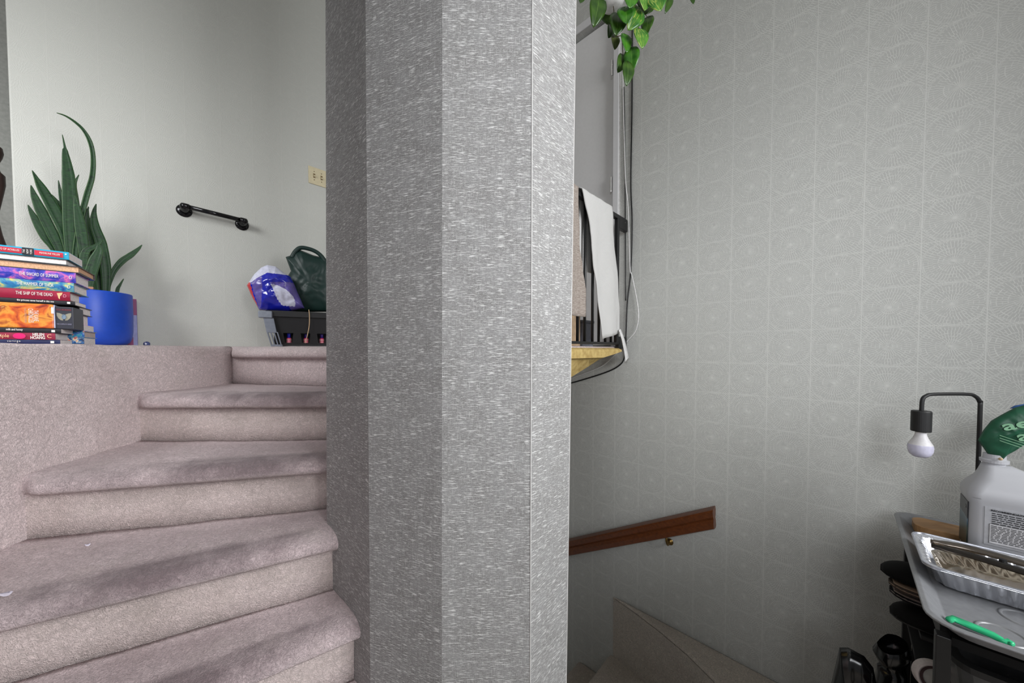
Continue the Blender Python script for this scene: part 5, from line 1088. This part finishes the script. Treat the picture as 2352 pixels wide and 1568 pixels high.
# dark storage bin under the front of the tray
bn = empty('storage_bin', 'dark grey storage bin with flaring sides on the floor before the rack', 'bin')
g = G('speckled_grey'); v_ = g.n('ShaderNodeTexVoronoi'); g.put(v_.inputs['Vector'], g.coord()); v_.inputs['Scale'].default_value = 36; n_ = g.noise(g.coord(), 14, 4)
g.set(g.mix(g._mr(v_.outputs[0], 0.07, 0.03), g.ramp(n_, [(0.3, lin((46, 46, 47))), (0.7, lin((82, 82, 82)))]), lin((170, 170, 168))), 0.3); SPECK = g.m
bm = bmesh.new(); k0 = 0.10
loftrings(bm, [tring(0.30, 0.72, 1.26, 1.38, FLOOR, .03), tring(0.192, 0.80, 1.215, 1.43, -0.690, .03), tring(0.202, 0.79, 1.225, 1.42, -0.690, .028), tring(0.31, 0.71, 1.27, 1.37, FLOOR + 0.01, .028)]); put('body', bm, SPECK, bn)
bm = bmesh.new(); loftrings(bm, [tring(0.187, 0.806, 1.210, 1.436, -0.700, .035), tring(0.185, 0.808, 1.208, 1.438, -0.685, .035), tring(0.202, 0.79, 1.225, 1.42, -0.684, .03), tring(0.202, 0.79, 1.225, 1.42, -0.70, .03)], False, False); put('rim', bm, BLACKM, bn)
# boots and bags at the bottom
bm = bmesh.new(); c = W(0.130, 1.622, 0); c.z = 0
bt = empty('boot', 'tall crumpled shiny black boot standing below the shoe pile', 'boot'); GL = plain((16, 16, 17), 0.16, spec=0.7)
rows = []
for i in range(29):
    t = i / 28; h = -1.525 + 0.585 * t; r = 0.034 + 0.006 * math.sin(t * 34) + 0.004 * math.sin(t * 61); row = []
    for k in range(24):
        a = 2 * PI * k / 24; rr = r * (1 + 0.16 * nz((math.cos(a), math.sin(a), t * 8), 1.6)); row.append(bm.verts.new(c + UP * zz(h + (0.02 * math.cos(a) if i > 24 else 0)) + Vector((rr * math.cos(a), rr * math.sin(a), 0))))
    rows.append(row)
for i in range(28):
    for k in range(24): bm.faces.new((rows[i][k], rows[i][(k + 1) % 24], rows[i + 1][(k + 1) % 24], rows[i + 1][k]))
bm.faces.new(rows[0]); put('boot_shaft', bm, GL, bt, smooth=True)
bm = bmesh.new(); lathe(bm, c + UP * zz(-1.539), [(0, 0.0), (0.05, 0.0), (0.052, 0.012), (0.046, 0.018), (0, 0.018)], 24)
for v in bm.verts:
    d = (v.co - c).dot(-DR); v.co += -DR * (d * 1.3 if d > 0 else 0)
put('boot_foot', bm, plain((20, 20, 20), 0.4), bt)
c2 = W(0.062, 1.490, -0.968)
pol = [c2 + (DR * x + UP * y) for x, y in ((-0.085, -0.56), (-0.08, -0.30), (-0.072, -0.10), (-0.055, 0.028), (-0.035, 0.040), (0.0, 0.034), (0.02, 0.010), (0.03, -0.05), (0.035, -0.30), (0.035, -0.56))]
bg = inflate('black_bag', pol, -DL, 0.045, 0.03, GL, None, 12, 6, 0.012, 22); tag(bg, 'crinkled black bag with a red patch at the bottom of the pile', 'bag')
bm = bmesh.new(); lathe(bm, c2 + DR * 0.025 - DL * 0.046 - UP * 0.022, [(0, 0.004), (0.012, 0.003), (0.014, 0)], 14, -DL); put('red_patch', bm, plain((150, 50, 50), 0.4), bg)
tp = empty('tape_roll', 'white and brown roll on edge between the black post and the boot', 'roll'); c3 = W(0.192, 1.492, -0.906)
dirn = Vector((-0.45, -0.86, 0.2)).normalized()
for nm, pr, m in (('rim', [(0.036, 0), (0.040, 0.004), (0.040, 0.026), (0.036, 0.030), (0.033, 0.028), (0.033, 0.002)], plain((206, 196, 194), 0.4)), ('band', [(0.0325, 0.020), (0.0325, 0.027), (0.026, 0.027), (0.026, 0.020)], plain((74, 54, 54), 0.5)), ('disc', [(0, 0.024), (0.0255, 0.024), (0.0255, 0.004), (0, 0.004)], plain((190, 188, 182), 0.4))):
    bm = bmesh.new(); lathe(bm, c3, pr, 32, dirn); put(nm, bm, m, tp)
# lettering becomes plain mesh objects
bpy.context.view_layer.update(); dg = bpy.context.evaluated_depsgraph_get()
for t in [o for o in S.objects if o.type == 'FONT']:
    me = bpy.data.meshes.new_from_object(t.evaluated_get(dg)); me.name = t.name
    n = bpy.data.objects.new('tmp', me); COL.objects.link(n); n.parent = t.parent; n.matrix_world = t.matrix_world.copy()
    nm = t.name; bpy.data.objects.remove(t); n.name = nm
